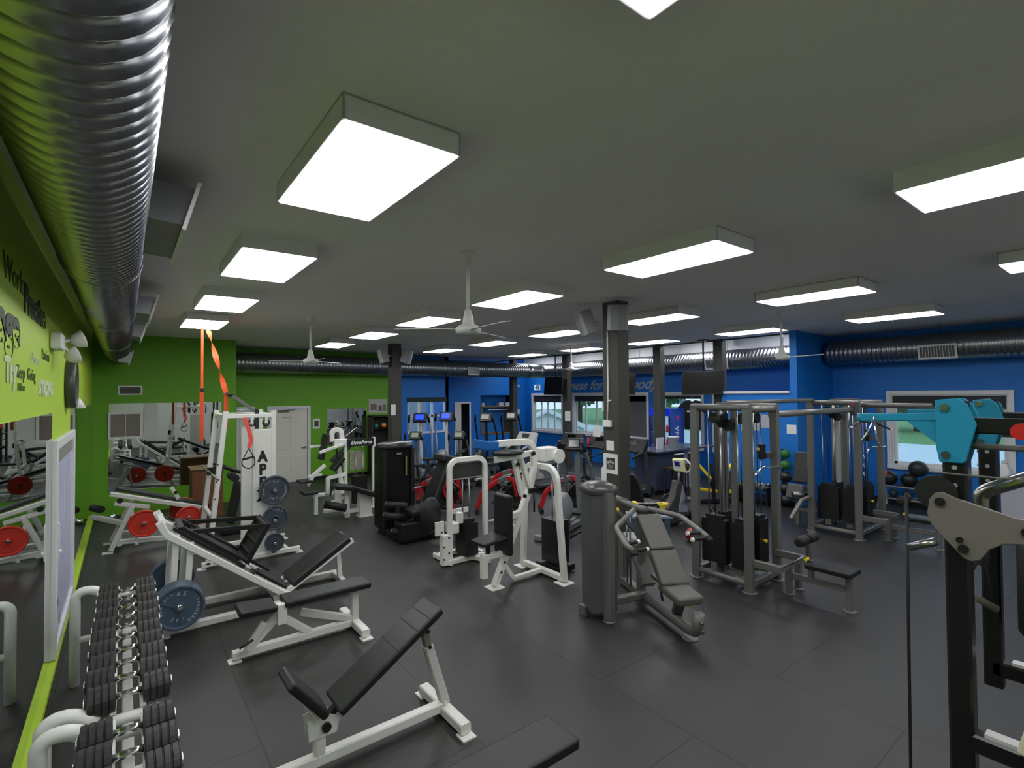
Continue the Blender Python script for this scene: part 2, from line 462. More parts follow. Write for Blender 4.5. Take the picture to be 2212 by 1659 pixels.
# open doorway on the far blue wall
f = MB(); f.b2((10.18, YC - 0.03, 0), (10.25, YC + 0.1, 2.22)); f.b2((10.85, YC - 0.03, 0), (10.92, YC + 0.1, 2.22)); f.b2((10.25, YC - 0.03, 2.15), (10.85, YC + 0.1, 2.22))
o = struct('door_3', f, WHITEP)
obj('door_leaf', MB().b2((10.27, YC + 0.02, 0), (10.5, YC + 0.05, 2.14)), DOORM, o)
struct('wall_far_room', MB().b2((9.1, YC + 1.6, 0), (XR, YC + 1.7, ZC)).b2((9.1, YC + 0.1, ZC), (XR, YC + 1.7, ZC + 0.1)).b2((9.0, YC, 0), (9.1, YC + 1.7, ZC)).b2((XR, YC, 0), (XR + 0.1, YC + 1.7, ZC)).b2((9.1, YC + 0.1, -0.1), (XR, YC + 1.7, 0.0)), mat('grey_blue_wall', (120, 130, 150), 0.6))

# ---------------- structural posts
def post(x, y, sx, sy, z1=ZC): return struct('pillar', MB().b2((x - sx / 2, y - sy / 2, 0), (x + sx / 2, y + sy / 2, z1)), PILLAR, bevel=0.008, seg=1)
PX, PY = 5.78, 5.02
post(PX, PY, 0.24, 0.3)
post(5.66, 12.5, 0.26, 0.28)
for x, y in ((12.0, 12.6), (11.95, 10.7), (12.0, 8.85), (12.0, 7.0), (12.0, 15.6)): post(x, y, 0.22, 0.24)

# ---------------- ceiling lights (surface-mounted boxes)
LENS = mat('lit_diffuser', (252, 253, 255), 0.5, emit=LIGHT_E if 'LIGHT_E' in globals() else 14.0)
def make_light():
    t = thing('ceiling_light', None, 'ceiling light', (0, 0, 0), 0, 'surface-mounted ceiling lights')
    h = 0.12; a, b = 0.305, 0.61
    f = MB()
    f.b2((-a, -b, -h), (-a + 0.012, b, 0)); f.b2((a - 0.012, -b, -h), (a, b, 0)); f.b2((-a, -b, -h), (a, -b + 0.012, 0)); f.b2((-a, b - 0.012, -h), (a, b, 0)); f.b2((-a, -b, -0.012), (a, b, 0))
    obj('housing', f, mat('white_light_housing', (215, 215, 215), 0.5), t)
    obj('diffuser', MB().b2((-a + 0.013, -b + 0.013, -h - 0.006), (a - 0.013, b - 0.013, -h + 0.004)), LENS, t)
    return t
L0 = make_light()
colsx = (0.78, 3.79, 6.8, 9.86); rowsy = (-2.6, -0.17, 2.23, 4.65, 7.1, 9.45, 11.87)
cname = ('column beside the left duct', 'column above the white machines', 'column above the grey machines', 'column nearest the front windows')
rname = ('behind the camera', 'nearest the camera', 'second nearest row', 'third row back', 'fourth row back', 'fifth row back', 'rearmost row')
first = True
for i, x in enumerate(colsx):
    for j, y in enumerate(rowsy):
        if i == 0 and j == 6: continue
        x2, y2 = x + 0.285, y + 0.59
        lab = 'white boxed light, %s, %s' % (rname[j], cname[i])
        if first: L0.location = (x2, y2, ZC); L0['label'] = lab; first = False
        else: dup(L0, (x2, y2, ZC), label=lab)
for y, n in ((5.9, 'right end'), (8.4, 'right half'), (10.8, 'middle'), (13.2, 'left half'), (15.6, 'left end')):
    dup(L0, (12.75, y, ZC + 0.3), label='white boxed light in the raised strip above the front windows, %s' % n)

# ---------------- ducts
def duct_straight(p0, p1, r, pitch=0.09, rib=0.006, n=32):
    p0, p1 = V(p0), V(p1); d = p1 - p0; L = d.length; k = int(L / pitch)
    prof = []
    for i in range(k):
        z = i * pitch
        prof += [(r, z), (r, z + pitch * 0.80), (r + rib, z + pitch * 0.88), (r + rib, z + pitch * 0.92)]
    prof.append((r, L))
    M = Matrix.Translation(p0) @ d.to_track_quat('Z', 'Y').to_matrix().to_4x4()
    b = MB(); b.lathe(prof, M, n); return b
def register(y0, y1, x0, x1, zt, zb, tilt, parent, m=GALV, flip=1):
    """side outlet box running along Y from duct (x0) to its grille (x1)"""
    b = MB(); dz = (x1 - x0) * tilt
    vs = [(x0, y0, zb), (x0, y1, zb), (x0, y1, zt), (x0, y0, zt), (x1 - flip * 0.03, y0, zb - dz * 0 - 0.02), (x1 - flip * 0.03, y1, zb - 0.02), (x1 + flip * 0.03, y1, zt - 0.02), (x1 + flip * 0.03, y0, zt - 0.02)]
    b.add(vs, [(0, 1, 2, 3), (4, 5, 6, 7), (0, 1, 5, 4), (3, 2, 6, 7), (0, 3, 7, 4), (1, 2, 6, 5)])
    o = obj('outlet_box', b, m, parent)
    g = MB(); c = 0.035; e = 0.012 * flip
    # flange
    A = V(vs[4]); B = V(vs[5]); Cc = V(vs[6]); D = V(vs[7]); up = (D - A).normalized(); yy = V((0, 1, 0)); nn = V((flip, 0, 0))
    A2 = A - up * c - yy * c; M = frame(A2, yy if flip > 0 else yy, up)
    W = (B - A).length + 2 * c; Hh = (D - A).length + 2 * c
    for lo, hi in (((0, 0), (W, c)), ((0, Hh - c), (W, Hh)), ((0, c), (c, Hh - c)), ((W - c, c), (W, Hh - c))):
        g.box(((lo[0] + hi[0]) / 2, (lo[1] + hi[1]) / 2, 0), (hi[0] - lo[0], hi[1] - lo[1], 0.02), M)
    k = max(3, int(W / 0.05))
    for i in range(1, k): g.box((c + (W - 2 * c) * i / k, Hh / 2, 0), (0.006, Hh - 2 * c, 0.012), M)
    obj('grille', g, WHITEP, o)
DM = MB()
dl = thing('air_duct', 'shiny spiral steel air duct running above the left lime wall', 'air duct', (0, 0, 0))
obj('pipe', duct_straight((-0.13, YF, 3.477), (-0.13, 12.9, 3.477), 0.22), GALV, dl)
bb = MB(); bb.tube([(-0.13, 12.88, 3.477), (-0.13, 13.05, 3.477), (-0.13, 13.3, 3.46), (-0.13, 13.69, 3.43)], 0.223, 28)
obj('elbow', bb, GALV, dl)
for y in (1.2, 4.4, 7.3, 10.4):
    b = MB(); b.lathe([(0.222, -0.03), (0.234, -0.03), (0.234, 0.03), (0.222, 0.03)], Matrix.Translation((-0.13, y, 3.477)) @ Matrix.Rotation(-PI / 2, 4, 'X'), 32)
    obj('collar', b, GALV, dl)
register(3.42, 4.3, 0.0, 0.30, 3.72, 3.5, 0.3, dl)
register(7.2, 8.0, 0.0, 0.27, 3.68, 3.48, 0.3, dl)
register(9.9, 10.6, 0.0, 0.24, 3.66, 3.47, 0.3, dl)
register(12.6, 13.1, -0.1, 0.1, 3.42, 3.2, 0.3, dl)
dr = thing('air_duct', 'shiny spiral steel air duct running along the back and right blue walls', 'air duct', (0, 0, 0))
ZD, RD = 3.4, 0.27
obj('pipe', duct_straight((2.2, 15.2, ZD), (12.3, 15.2, ZD), RD), GALV, dr)
obj('pipe', duct_straight((13.25, YF, ZD), (13.25, 4.98, ZD), RD), GALV, dr)
obj('pipe', duct_straight((13.25, 5.2, ZD), (13.25, 14.2, ZD), RD), GALV, dr)
bb = MB(); bb.tube([(12.28, 15.2, ZD), (12.5, 15.2, ZD), (13.25, 15.2, ZD), (13.25, 14.4, ZD), (13.25, 14.18, ZD)], RD + 0.004, 28, fil=0.55, seg=6)
obj('elbow', bb, GALV, dr)
def register_y(x0, x1, y, zt, zb, parent):
    b = MB(); b.b2((x0, y, zb), (x1, y + 0.2, zt)); o = obj('outlet_box', b, GALV, parent)
    g = MB(); c = 0.03
    g.b2((x0 - c, y - 0.015, zb - c), (x1 + c, y, zb)); g.b2((x0 - c, y - 0.015, zt), (x1 + c, y, zt + c)); g.b2((x0 - c, y - 0.015, zb), (x0, y, zt)); g.b2((x1, y - 0.015, zb), (x1 + c, y, zt))
    k = int((x1 - x0) / 0.05)
    for i in range(1, k): g.b2((x0 + (x1 - x0) * i / k - 0.003, y - 0.01, zb), (x0 + (x1 - x0) * i / k + 0.003, y, zt))
    obj('grille', g, WHITEP, o)
register_y(9.5, 9.9, 14.88, 3.42, 3.22, dr)
for y0, y1 in ((2.6, 3.15), (-0.8, -0.2), (7.35, 7.95)): register(y0, y1, 13.1, 12.92, 3.42, 3.2, 0.2, dr, flip=-1)
for y in (-0.3, 1.5, 2.9, 3.8, 4.6, 6, 7.5, 9, 10.5, 12, 13.5):
    obj('hanger_rod', MB().tube([(13.25, y, ZD + RD), (13.25, y, ZC if y < 5 else ZC + 0.3)], 0.006, 6), STEEL, dr)
for x in (3, 4.6, 6.5, 8.5): obj('hanger_rod', MB().tube([(x, 15.2, ZD + RD), (x, 15.2, ZC)], 0.006, 6), STEEL, dr)
# ================= left side: benches, leg press, dumbbells, wall items
def foot_plate(parent, x, y, m=WHITE, s=0.11):
    W('foot_plate', MB().box((x, y, 0.006), (s, s, 0.012)), m, parent)
def bolt(parent, p, d, r=0.014, l=0.012, m=BLACK):
    p = V(p); d = V(d).normalized()
    W('bolt', MB().cyl(p, p + d * l, r, 8), m, parent)
def slab(mb, p0, p1, w, t, side=(0, 1, 0)):
    """flat cushion whose top centre line runs p0-p1, width w across 'side', thickness t below"""
    p0, p1 = V(p0), V(p1); x = (p1 - p0); L = x.length; x.normalize(); y = V(side); y = (y - x * y.dot(x)).normalized(); z = x.cross(y)
    if z.z < 0: z = -z
    M = Matrix((x, y, z)).transposed().to_4x4(); M.translation = (p0 + p1) / 2 - z * t / 2
    return mb.box((0, 0, 0), (L, w, t), M)

# ---- incline bench in front
t = thing('incline_bench', 'white incline bench with raised black backrest, nearest the camera on the left', 'weight bench', (1.4, 3.53, 0))
f = MB(); f.bar([(0.42, 3.53, 0.075), (1.99, 3.53, 0.075)], 0.075); W('base_rail', f, WHITE, t)
f = MB(); f.bar([(2.0, 3.2, 0.055), (2.0, 3.86, 0.055)], 0.085, 0.075); W('cross_foot', f, WHITE, t)
foot_plate(t, 2.0, 3.2); foot_plate(t, 2.0, 3.86); foot_plate(t, 0.47, 3.53)
W('upright', MB().bar([(1.05, 3.53, 0.1), (1.05, 3.53, 0.27)], 0.07, up=(0, 1, 0)), WHITE, t)
g = MB()
for s in (-1, 1): g.prism([(-0.09, -0.06), (0.09, -0.06), (0.11, 0.03), (0.02, 0.09), (-0.1, 0.07)], 0.008, frame((1.06, 3.53 + s * 0.05, 0.3), (1, 0, 0), (0, 0, 1)))
W('gusset_plate', g, WHITE, t)
W('pivot_knob', MB().cyl((1.08, 3.49, 0.3), (1.08, 3.455, 0.3), 0.03, 16), RUBBER, t)
W('seat_bar', MB().bar([(1.09, 3.53, 0.3), (0.94, 3.53, 0.53)], 0.06, up=(0, 1, 0)), WHITE, t)
W('back_bar', MB().bar([(1.09, 3.53, 0.33), (1.87, 3.53, 0.77)], 0.05, up=(0, 1, 0)), BLACK, t)
W('seat', slab(MB(), (0.86, 3.53, 0.70), (1.09, 3.53, 0.42), 0.28, 0.06), BLACKPAD, t, bevel=0.02, seg=3)
W('backrest', slab(MB(), (1.13, 3.53, 0.42), (1.9, 3.53, 0.90), 0.3, 0.06), BLACKPAD, t, bevel=0.02, seg=3)
sm = MB()
for k in (0.55, 0.75, 0.88): slab(sm, V((1.13, 3.53, 0.42)).lerp(V((1.9, 3.53, 0.9)), k - 0.004) + V((-0.0015, 0, 0.0025)), V((1.13, 3.53, 0.42)).lerp(V((1.9, 3.53, 0.9)), k + 0.004) + V((-0.0015, 0, 0.0025)), 0.27, 0.01)
W('seam', sm, INK, t)
W('prop_post', MB().bar([(2.01, 3.53, 0.09), (1.86, 3.53, 0.58)], 0.07, up=(0, 1, 0)), DWHITE, t)
W('prop_sleeve', MB().bar([(1.868, 3.53, 0.55), (1.83, 3.53, 0.73)], 0.055, up=(0, 1, 0)), mat('worn_grey_steel', (120, 112, 100), 0.45), t)
bolt(t, (1.845, 3.49, 0.7), (0, -1, 0)); bolt(t, (1.86, 3.49, 0.58), (0, -1, 0)); bolt(t, (1.99, 3.49, 0.11), (0, -1, 0), m=WHITE)

# ---- flat bench behind it
t = thing('flat_bench', 'white flat bench with level black seat and back pads, behind the incline bench', 'weight bench', (1.4, 5.44, 0))
W('base_rail', MB().bar([(0.82, 5.44, 0.06), (1.97, 5.44, 0.06)], 0.075), WHITE, t)
W('cross_foot', MB().bar([(1.99, 5.1, 0.055), (1.99, 5.8, 0.055)], 0.085, 0.075), WHITE, t)
for a in ((1.99, 5.1), (1.99, 5.8), (0.84, 5.44)): foot_plate(t, *a)
W('rear_post', MB().bar([(1.99, 5.44, 0.08), (1.99, 5.44, 0.39)], 0.075, up=(0, 1, 0)), DWHITE, t)
W('front_strut', MB().bar([(0.95, 5.44, 0.08), (1.22, 5.44, 0.33), (1.22, 5.44, 0.45)], 0.07, up=(0, 1, 0), fil=0.03), WHITE, t)
W('middle_strut', MB().bar([(1.22, 5.44, 0.34), (1.54, 5.44, 0.07)], 0.07, up=(0, 1, 0)), WHITE, t)
W('rear_strut', MB().bar([(1.96, 5.44, 0.1), (1.46, 5.50, 0.28)], 0.07, up=(0, 1, 0)), DWHITE, t)
W('adjuster', MB().bar([(0.93, 5.36, 0.11), (1.08, 5.36, 0.33)], 0.06, 0.045, up=(0, 1, 0)), DWHITE, t)
W('ladder_plate', MB().box((1.24, 5.36, 0.37), (0.09, 0.06, 0.2)), WHITE, t, bevel=0.01)
W('pull_pin', MB().tube([(0.98, 5.34, 0.2), (0.86, 5.32, 0.16)], 0.012, 8), BLACK, t)
W('seat', slab(MB(), (0.86, 5.44, 0.5), (1.19, 5.44, 0.48), 0.3, 0.065), BLACKPAD, t, bevel=0.022, seg=3)
W('backrest', slab(MB(), (1.26, 5.44, 0.49), (2.13, 5.44, 0.49), 0.28, 0.065), BLACKPAD, t, bevel=0.022, seg=3)

# ---- black pad of a bench cut off by the frame
t = thing('flat_bench', 'black bench pad whose far end shows at the bottom edge of the view', 'weight bench', (1.6, 2.2, 0))
W('backrest', slab(MB(), (1.08, 2.33, 0.46), (2.16, 2.33, 0.46), 0.3, 0.07), BLACKPAD, t, bevel=0.022, seg=3)
W('base_rail', MB().bar([(1.0, 2.33, 0.05), (2.0, 2.33, 0.05)], 0.07), WHITE, t)
W('rear_post', MB().bar([(1.9, 2.33, 0.05), (1.9, 2.33, 0.4)], 0.07, up=(0, 1, 0)), WHITE, t)
W('front_post', MB().bar([(1.2, 2.33, 0.05), (1.2, 2.33, 0.4)], 0.07, up=(0, 1, 0)), WHITE, t)
W('cross_foot', MB().bar([(1.9, 2.06, 0.04), (1.9, 2.6, 0.04)], 0.07), WHITE, t)

# ---- weight plates
def arc_text(name, s, r, size, a0, m, parent, inward=False, step=None):
    """letters round a circle in the local xy plane; a0 = mid angle (deg)"""
    step = step or math.degrees(size * 0.82 / r)
    objs = []
    vs, fs = [], []
    n = len(s)
    for i, ch in enumerate(s):
        if ch == ' ': continue
        a = math.radians(a0 + (n - 1) / 2 * step - i * step) if not inward else math.radians(a0 - (n - 1) / 2 * step + i * step)
        p = V((r * math.cos(a), r * math.sin(a), 0.0))
        M = Matrix.Translation(p) @ Matrix.Rotation(a - PI / 2 if not inward else a + PI / 2, 4, 'Z')
        o = text('tmp', ch, size, M, m, None, ext=0.0015, align='CENTER')
        off = len(vs); vs += [tuple(q.co) for q in o.data.vertices]; fs += [[k + off for k in f_.vertices] for f_ in o.data.polygons]
        bpy.data.objects.remove(o)
    b = MB(); b.add(vs, fs)
    return b
LETTER = mat('pale_plate_lettering', (176, 186, 190), 0.5)
def plate_mesh(R, th, hole=0.026):
    pr = [(hole, th / 2), (R * 0.2, th / 2), (R * 0.23, th * 0.22), (R * 0.84, th * 0.22), (R * 0.89, th / 2), (R * 0.97, th / 2), (R, th * 0.36), (R, -th * 0.36), (R * 0.97, -th / 2), (hole, -th / 2), (hole, th / 2)]
    b = MB(); b.lathe(pr, None, 40, smooth=False); return b
def make_plate(R, th, m, label, M, lettering=(), group=None, spokes=False, lm=None):
    t = thing('weight_plate', label, 'weight plate', (0, 0, 0), 0, group)
    t.matrix_world = M; t.location = M.translation; t.rotation_euler = M.to_euler()
    o = obj('disc', plate_mesh(R, th), m, t, smooth=None)
    if spokes:
        for k in range(3):
            a = 2 * PI * k / 3 + 0.5
            obj('rib', MB().box((0.5 * R, 0, th * 0.28), (R * 0.62, R * 0.1, th * 0.2), Matrix.Rotation(a, 4, 'Z')), m, t)
    for s, r, size, a0, inw in lettering:
        b = arc_text('lettering', s, r, size, a0, lm or LETTER, t, inw)
        b.v = [(x, y, z + th * 0.24) for x, y, z in b.v]
        obj('lettering', b, lm or LETTER, t)
    return t
def faceY(x, y, z, roll=0.0):
    """local z -> -Y (towards the camera side)"""
    return Matrix.Translation((x, y, z)) @ Matrix.Rotation(PI / 2, 4, 'X') @ Matrix.Rotation(roll, 4, 'Z')

# ---- incline leg press
t = thing('leg_press', 'white incline leg press with black sled, beside the wall end of the dumbbell rack', 'leg press machine', (1.2, 6.8, 0))
YN, YFR = 6.5, 7.14
for y, n in ((YN, 'near'), (YFR, 'far')):
    W('base_rail', MB().bar([(0.34, y - 0.06, 0.06), (2.36, y - 0.06, 0.06)], 0.075), DWHITE, t)
    W('sled_rail', MB().bar([(0.3, y, 1.18), (0.36, y, 1.05), (1.62, y, 0.08)], 0.07, 0.13, up=(0, 1, 0), fil=0.0), WHITE, t)
    W('guide_slot', MB().bar([(0.42, y, 1.1), (1.5, y, 0.25)], 0.03, 0.02, up=(0, 1, 0)), BLACK, t)
    for dx in (0.0, 0.13):
        W('upright', MB().bar([(0.40 + dx, y, 0.08), (0.45 + dx, y, 1.03 - dx * 0.75)], 0.06, up=(0, 1, 0)), WHITE, t)
    foot_plate(t, 0.34, y - 0.06)
    W('storage_peg', MB().cyl((0.46, y, 0.37), (0.46, y + (-0.36 if n == 'near' else 0.26), 0.37), 0.024, 12), CHROME, t)
W('top_crossbar', MB().bar([(0.33, YN, 1.13), (0.33, YFR, 1.13)], 0.06), WHITE, t)
W('end_crossbar', MB().bar([(2.3, YN - 0.06, 0.06), (2.3, YFR - 0.06, 0.06)], 0.07), DWHITE, t)
W('low_crossbar', MB().bar([(1.45, YN, 0.12), (1.45, YFR, 0.12)], 0.07), DWHITE, t)
# sled
sl = MB()
for y in (YN + 0.06, YFR - 0.06): sl.bar([(0.5, y, 1.06), (1.12, y, 0.58)], 0.09, 0.07, up=(0, 1, 0))
sl.bar([(0.5, YN + 0.06, 1.06), (0.5, YFR - 0.06, 1.06)], 0.06); sl.bar([(1.12, YN + 0.06, 0.58), (1.12, YFR - 0.06, 0.58)], 0.06)
slab(sl, (0.62, 6.82, 0.99), (1.1, 6.82, 0.62), 0.5, 0.03)
sd = W('sled', sl, BLACK, t)
up = V((0.61, 0, 0.79))
fp = MB()
a0, a1 = V((1.10, 0, 0.52)), V((1.36, 0, 0.98))
for k, wd in ((0.0, 0.07), (0.25, 0.03), (0.5, 0.03), (0.75, 0.03), (0.93, 0.06)):
    p = a0.lerp(a1, k + 0.03); fp.bar([(p.x, YN + 0.04, p.z), (p.x, YFR - 0.04, p.z)], wd, 0.05)
for y in (YN + 0.06, YFR - 0.06): fp.bar([(a0.x, y, a0.z), (a1.x, y, a1.z)], 0.06, 0.05, up=(0, 1, 0))
W('footplate_frame', fp, BLACK, t)
fpl = MB(); n_ = (a1 - a0).cross(V((0, 1, 0))).normalized()
slab(fpl, (1.12, 6.82, 0.56), (1.37, 6.82, 1.0), 0.58, 0.018); W('footplate', fpl, BLACK, t)
for y in (YN + 0.06, YFR - 0.06):
    W('footplate_brace', MB().bar([(0.56, y, 1.03), (1.34, y, 0.97)], 0.05, 0.03, up=(0, 1, 0)), BLACK, t)
    W('weight_horn', MB().cyl((1.04, y, 0.64), (1.2, y + (-0.1 if y < 6.8 else 0.1), 0.46), 0.026, 12), STEEL, t)
W('backrest', slab(MB(), (1.62, 6.82, 0.22), (2.34, 6.82, 0.66), 0.48, 0.08), BLACKPAD, t, bevel=0.025, seg=3)
W('seat', slab(MB(), (1.33, 6.82, 0.36), (1.6, 6.82, 0.2), 0.46, 0.08), BLACKPAD, t, bevel=0.025, seg=3)
W('back_frame', MB().bar([(1.58, 6.62, 0.12), (2.4, 6.62, 0.60)], 0.06, up=(0, 1, 0)), WHITE, t)
W('back_frame', MB().bar([(1.58, 7.02, 0.12), (2.4, 7.02, 0.60)], 0.06, up=(0, 1, 0)), WHITE, t)
W('prop_post', MB().bar([(2.3, 6.82, 0.06), (2.26, 6.82, 0.52)], 0.06, up=(0, 1, 0)), WHITE, t)
W('prop_pin', MB().cyl((2.24, 6.74, 0.5), (2.34, 6.7, 0.5), 0.014, 8), BLACK, t)
seatbrk = MB(); seatbrk.bar([(1.3, 6.82, 0.27), (1.62, 6.82, 0.1)], 0.07, up=(0, 1, 0)); W('seat_bracket', seatbrk, WHITE, t)
LET45 = (('BARBELL', 0.15, 0.042, 150, False), ('STANDARD', 0.15, 0.042, -20, False), ('45', 0.12, 0.06, 78, False), ('LBS', 0.11, 0.05, 255, False))
def on_axis(x, y, z, r): return faceY(x, y, z, r)
make_plate(0.225, 0.07, PLATEBLUE, 'outermost blue-grey 45 lbs plate on the near side of the leg press', on_axis(0.46, 6.20, 0.36, 0.1), LET45, 'plates stored on the leg press', True, lm=LETTER)
make_plate(0.225, 0.07, PLATEBLUE, 'middle blue-grey plate on the near side of the leg press', on_axis(0.46, 6.274, 0.36, 0.4), (), 'plates stored on the leg press')
make_plate(0.225, 0.07, PLATEBLUE, 'innermost blue-grey plate on the near side of the leg press', on_axis(0.46, 6.348, 0.36, 0.9), (), 'plates stored on the leg press')
make_plate(0.225, 0.055, PLATEBLUE, 'inner blue-grey plate on the far side of the leg press', on_axis(0.46, 7.24, 0.36, 0.2), (), 'plates stored on the leg press')
make_plate(0.225, 0.055, PLATEBLUE, 'outer blue-grey plate on the far side of the leg press', on_axis(0.46, 7.30, 0.36, 0.7), (), 'plates stored on the leg press')

# ---- smith-type rack with white side panels
t = thing('smith_machine', 'tall white rack with black lettered side panel and stored plates beside the orange straps', 'smith machine', (1.4, 8.95, 0))
ya, yb = 8.6, 9.55
for y in (ya, yb):
    W('base_rail', MB().bar([(0.9, y, 0.06), (2.25, y, 0.06)], 0.07), WHITE, t)
    foot_plate(t, 0.9, y); foot_plate(t, 2.24, y)
    W('rear_upright', MB().bar([(1.86, y, 0.06), (1.86, y, 2.28)], 0.07, up=(0, 1, 0)), WHITE, t)
    W('slanted_upright', MB().bar([(0.98, y, 0.06), (1.2, y, 2.28)], 0.07, up=(0, 1, 0)), WHITE, t)
    W('top_rail', MB().bar([(1.18, y, 2.2), (1.86, y, 2.2)], 0.06), WHITE, t)
    W('side_panel', MB().box((1.7, y, 1.0), (0.28, 0.05, 1.98)), WHITE, t, bevel=0.012)
    for z in (1.05, 0.6, 0.24): W('storage_peg', MB().cyl((1.85, y - 0.03, z), (1.85, y - 0.2, z), 0.024, 12), CHROME, t)
    W('foot_stub', MB().bar([(2.08, y, 0.06), (2.08, y + 0.3, 0.06)], 0.05), WHITE, t)
for x in (1.2, 1.86): W('top_crossbar', MB().bar([(x, ya, 2.2), (x, yb, 2.2)], 0.06), WHITE, t)
W('low_crossbar', MB().bar([(1.04, ya, 0.72), (1.04, yb, 0.72)], 0.05), WHITE, t)
for x in (1.55, 1.75):
    W('grip_ring', MB().tube([(x + 0.045 * math.cos(a), ya - 0.02, 2.09 + 0.045 * math.sin(a)) for a in [2 * PI * k / 16 for k in range(16)]], 0.012, 8, closed=True), BLACK, t)
    W('grip_bracket', MB().box((x, ya - 0.02, 2.13), (0.035, 0.03, 0.09)), WHITE, t)
for x, z in ((1.085, 1.0), (1.1, 1.25), (1.115, 1.5)): bolt(t, (x - 0.02 + (z - 1) * 0, ya - 0.036, z), (0, -1, 0), 0.012, 0.01, STEEL)
W('barbell', MB().cyl((1.05, 8.2, 1.33), (1.05, 10.0, 1.33), 0.016, 12), STEEL, t)
W('bar_catch', MB().box((1.12, ya + 0.06, 1.42), (0.12, 0.06, 0.12)), BLACK, t, bevel=0.01)
W('bar_catch', MB().box((1.12, yb - 0.06, 1.3), (0.12, 0.06, 0.12)), BLACK, t, bevel=0.01)
for k, ch in enumerate('APEX'):
    WT('panel_letter', ch, 0.22, frame((1.70, ya - 0.027, 1.50 - k * 0.20), (1, 0, 0), (0, 0, 1)), INK, t, align='CENTER', bold=0.012, sx=0.85)
make_plate(0.225, 0.06, IRON, 'large dark 45 lbs plate, top of three on the white rack', on_axis(1.85, 8.47, 1.05, 0.1), LET45, 'plates on the white rack', True)
make_plate(0.185, 0.05, IRON, 'medium dark plate, middle of three on the white rack', on_axis(1.86, 8.47, 0.62, 0.0), (('YORK', 0.12, 0.045, 75, False),), 'plates on the white rack')
make_plate(0.14, 0.05, IRON, 'small dark plate, lowest of three on the white rack', on_axis(1.85, 8.47, 0.25, 0.0), (), 'plates on the white rack')

# ---- dark bench machine inside the rack, crate
b = MB(); b.box((0, 0, 0.5), (0.55, 0.6, 1.0)); t = thing('plyo_box', 'brown wooden plyo box standing by the far end mirror', 'plyo box', (1.38, 12.5, 0))
obj('body', b, mat('brown_plywood', (112, 68, 42), 0.6, noise=0.25, nscale=9), t, bevel=0.006)
obj('lid', MB().box((0, 0, 1.01), (0.6, 0.66, 0.03)), mat('tan_plywood', (150, 125, 88), 0.6, noise=0.2), t, bevel=0.004)
t = thing('incline_bench', 'black pulldown seat unit standing behind the tall white rack', 'weight bench', (1.95, 10.6, 0))
W('upright', MB().bar([(1.95, 10.7, 0.05), (2.0, 10.7, 2.05)], 0.06, up=(0, 1, 0)), BLACK, t)
W('arm', MB().tube([(1.2, 10.4, 1.35), (1.6, 10.5, 1.15), (1.95, 10.68, 1.0)], 0.035, 10), BLACK, t)
W('backrest', MB().box((1.62, 10.6, 0.55), (0.12, 0.3, 0.75), rot=(0, 0.2, 0)), BLACKPAD, t, bevel=0.03, seg=3)
W('base', MB().box((1.75, 10.6, 0.06), (0.7, 0.4, 0.09)), BLACK, t, bevel=0.01)
W('thigh_pad', MB().cyl((1.6, 10.35, 1.02), (1.6, 10.85, 1.02), 0.07, 16), RUBBER, t)

# ---- red plate machine in the corner (t-bar / leg press)
t = thing('row_machine', 'white slanted row machine loaded with red plates in the green corner', 'row machine', (0.3, 10.7, 0))
for y in (10.45, 11.1):
    W('front_leg', MB().bar([(-0.16, y, 0.04), (0.12, y, 0.72)], 0.07, up=(0, 1, 0)), DWHITE, t)
    W('base_rail', MB().bar([(-0.05, y + 0.06, 0.14), (1.15, y + 0.06, 0.06)], 0.08), DWHITE, t)
    foot_plate(t, -0.2, y, DWHITE, 0.14)
W('main_beam', MB().bar([(-0.18, 10.62, 0.92), (1.1, 10.62, 0.52)], 0.07, 0.11, up=(0, 1, 0)), DWHITE, t)
W('lower_beam', MB().bar([(-0.12, 10.62, 0.76), (0.35, 10.62, 0.64)], 0.07, 0.09, up=(0, 1, 0)), DWHITE, t)
W('rear_mast', MB().bar([(0.66, 10.7, 0.92), (0.95, 10.7, 0.35)], 0.06, 0.1, up=(0, 1, 0)), DWHITE, t)
W('rear_leg', MB().bar([(0.95, 10.7, 0.4), (1.1, 10.7, 0.05)], 0.07, up=(0, 1, 0)), DWHITE, t)
W('side_strut', MB().bar([(0.1, 10.62, 0.68), (0.18, 10.48, 0.06)], 0.05, up=(0, 1, 0)), DWHITE, t)
W('cross_rail', MB().bar([(-0.05, 10.45, 0.12), (-0.05, 11.1, 0.12)], 0.07), DWHITE, t)
W('body_pad', slab(MB(), (-0.1, 10.78, 1.02), (1.25, 10.78, 0.55), 0.24, 0.06), BLACKPAD, t, bevel=0.02, seg=3)
W('plate_axle', MB().cyl((0.27, 10.3, 0.42), (0.27, 10.95, 0.42), 0.025, 12), STEEL, t)
W('rear_axle', MB().cyl((0.9, 10.3, 0.42), (0.9, 11.0, 0.42), 0.025, 12), STEEL, t)
bolt(t, (0.72, 10.65, 0.83), (0, -1, 0), 0.03, 0.02); bolt(t, (0.78, 10.65, 0.68), (0, -1, 0), 0.045, 0.03, STEEL)
bolt(t, (-0.05, 10.58, 0.8), (0, -1, 0), 0.045, 0.01)
b = MB(); b.cyl((-0.42, 11.35, 0.6), (-0.3, 11.1, 0.6), 0.06, 14); W('foot_roller', b, RUBBER, t)
W('roller_arm', MB().bar([(-0.42, 11.2, 0.48), (0.0, 10.9, 0.36)], 0.08, up=(0, 0, 1)), DWHITE, t)
REDL = (('GOLD', 0.15, 0.06, -70, True),)
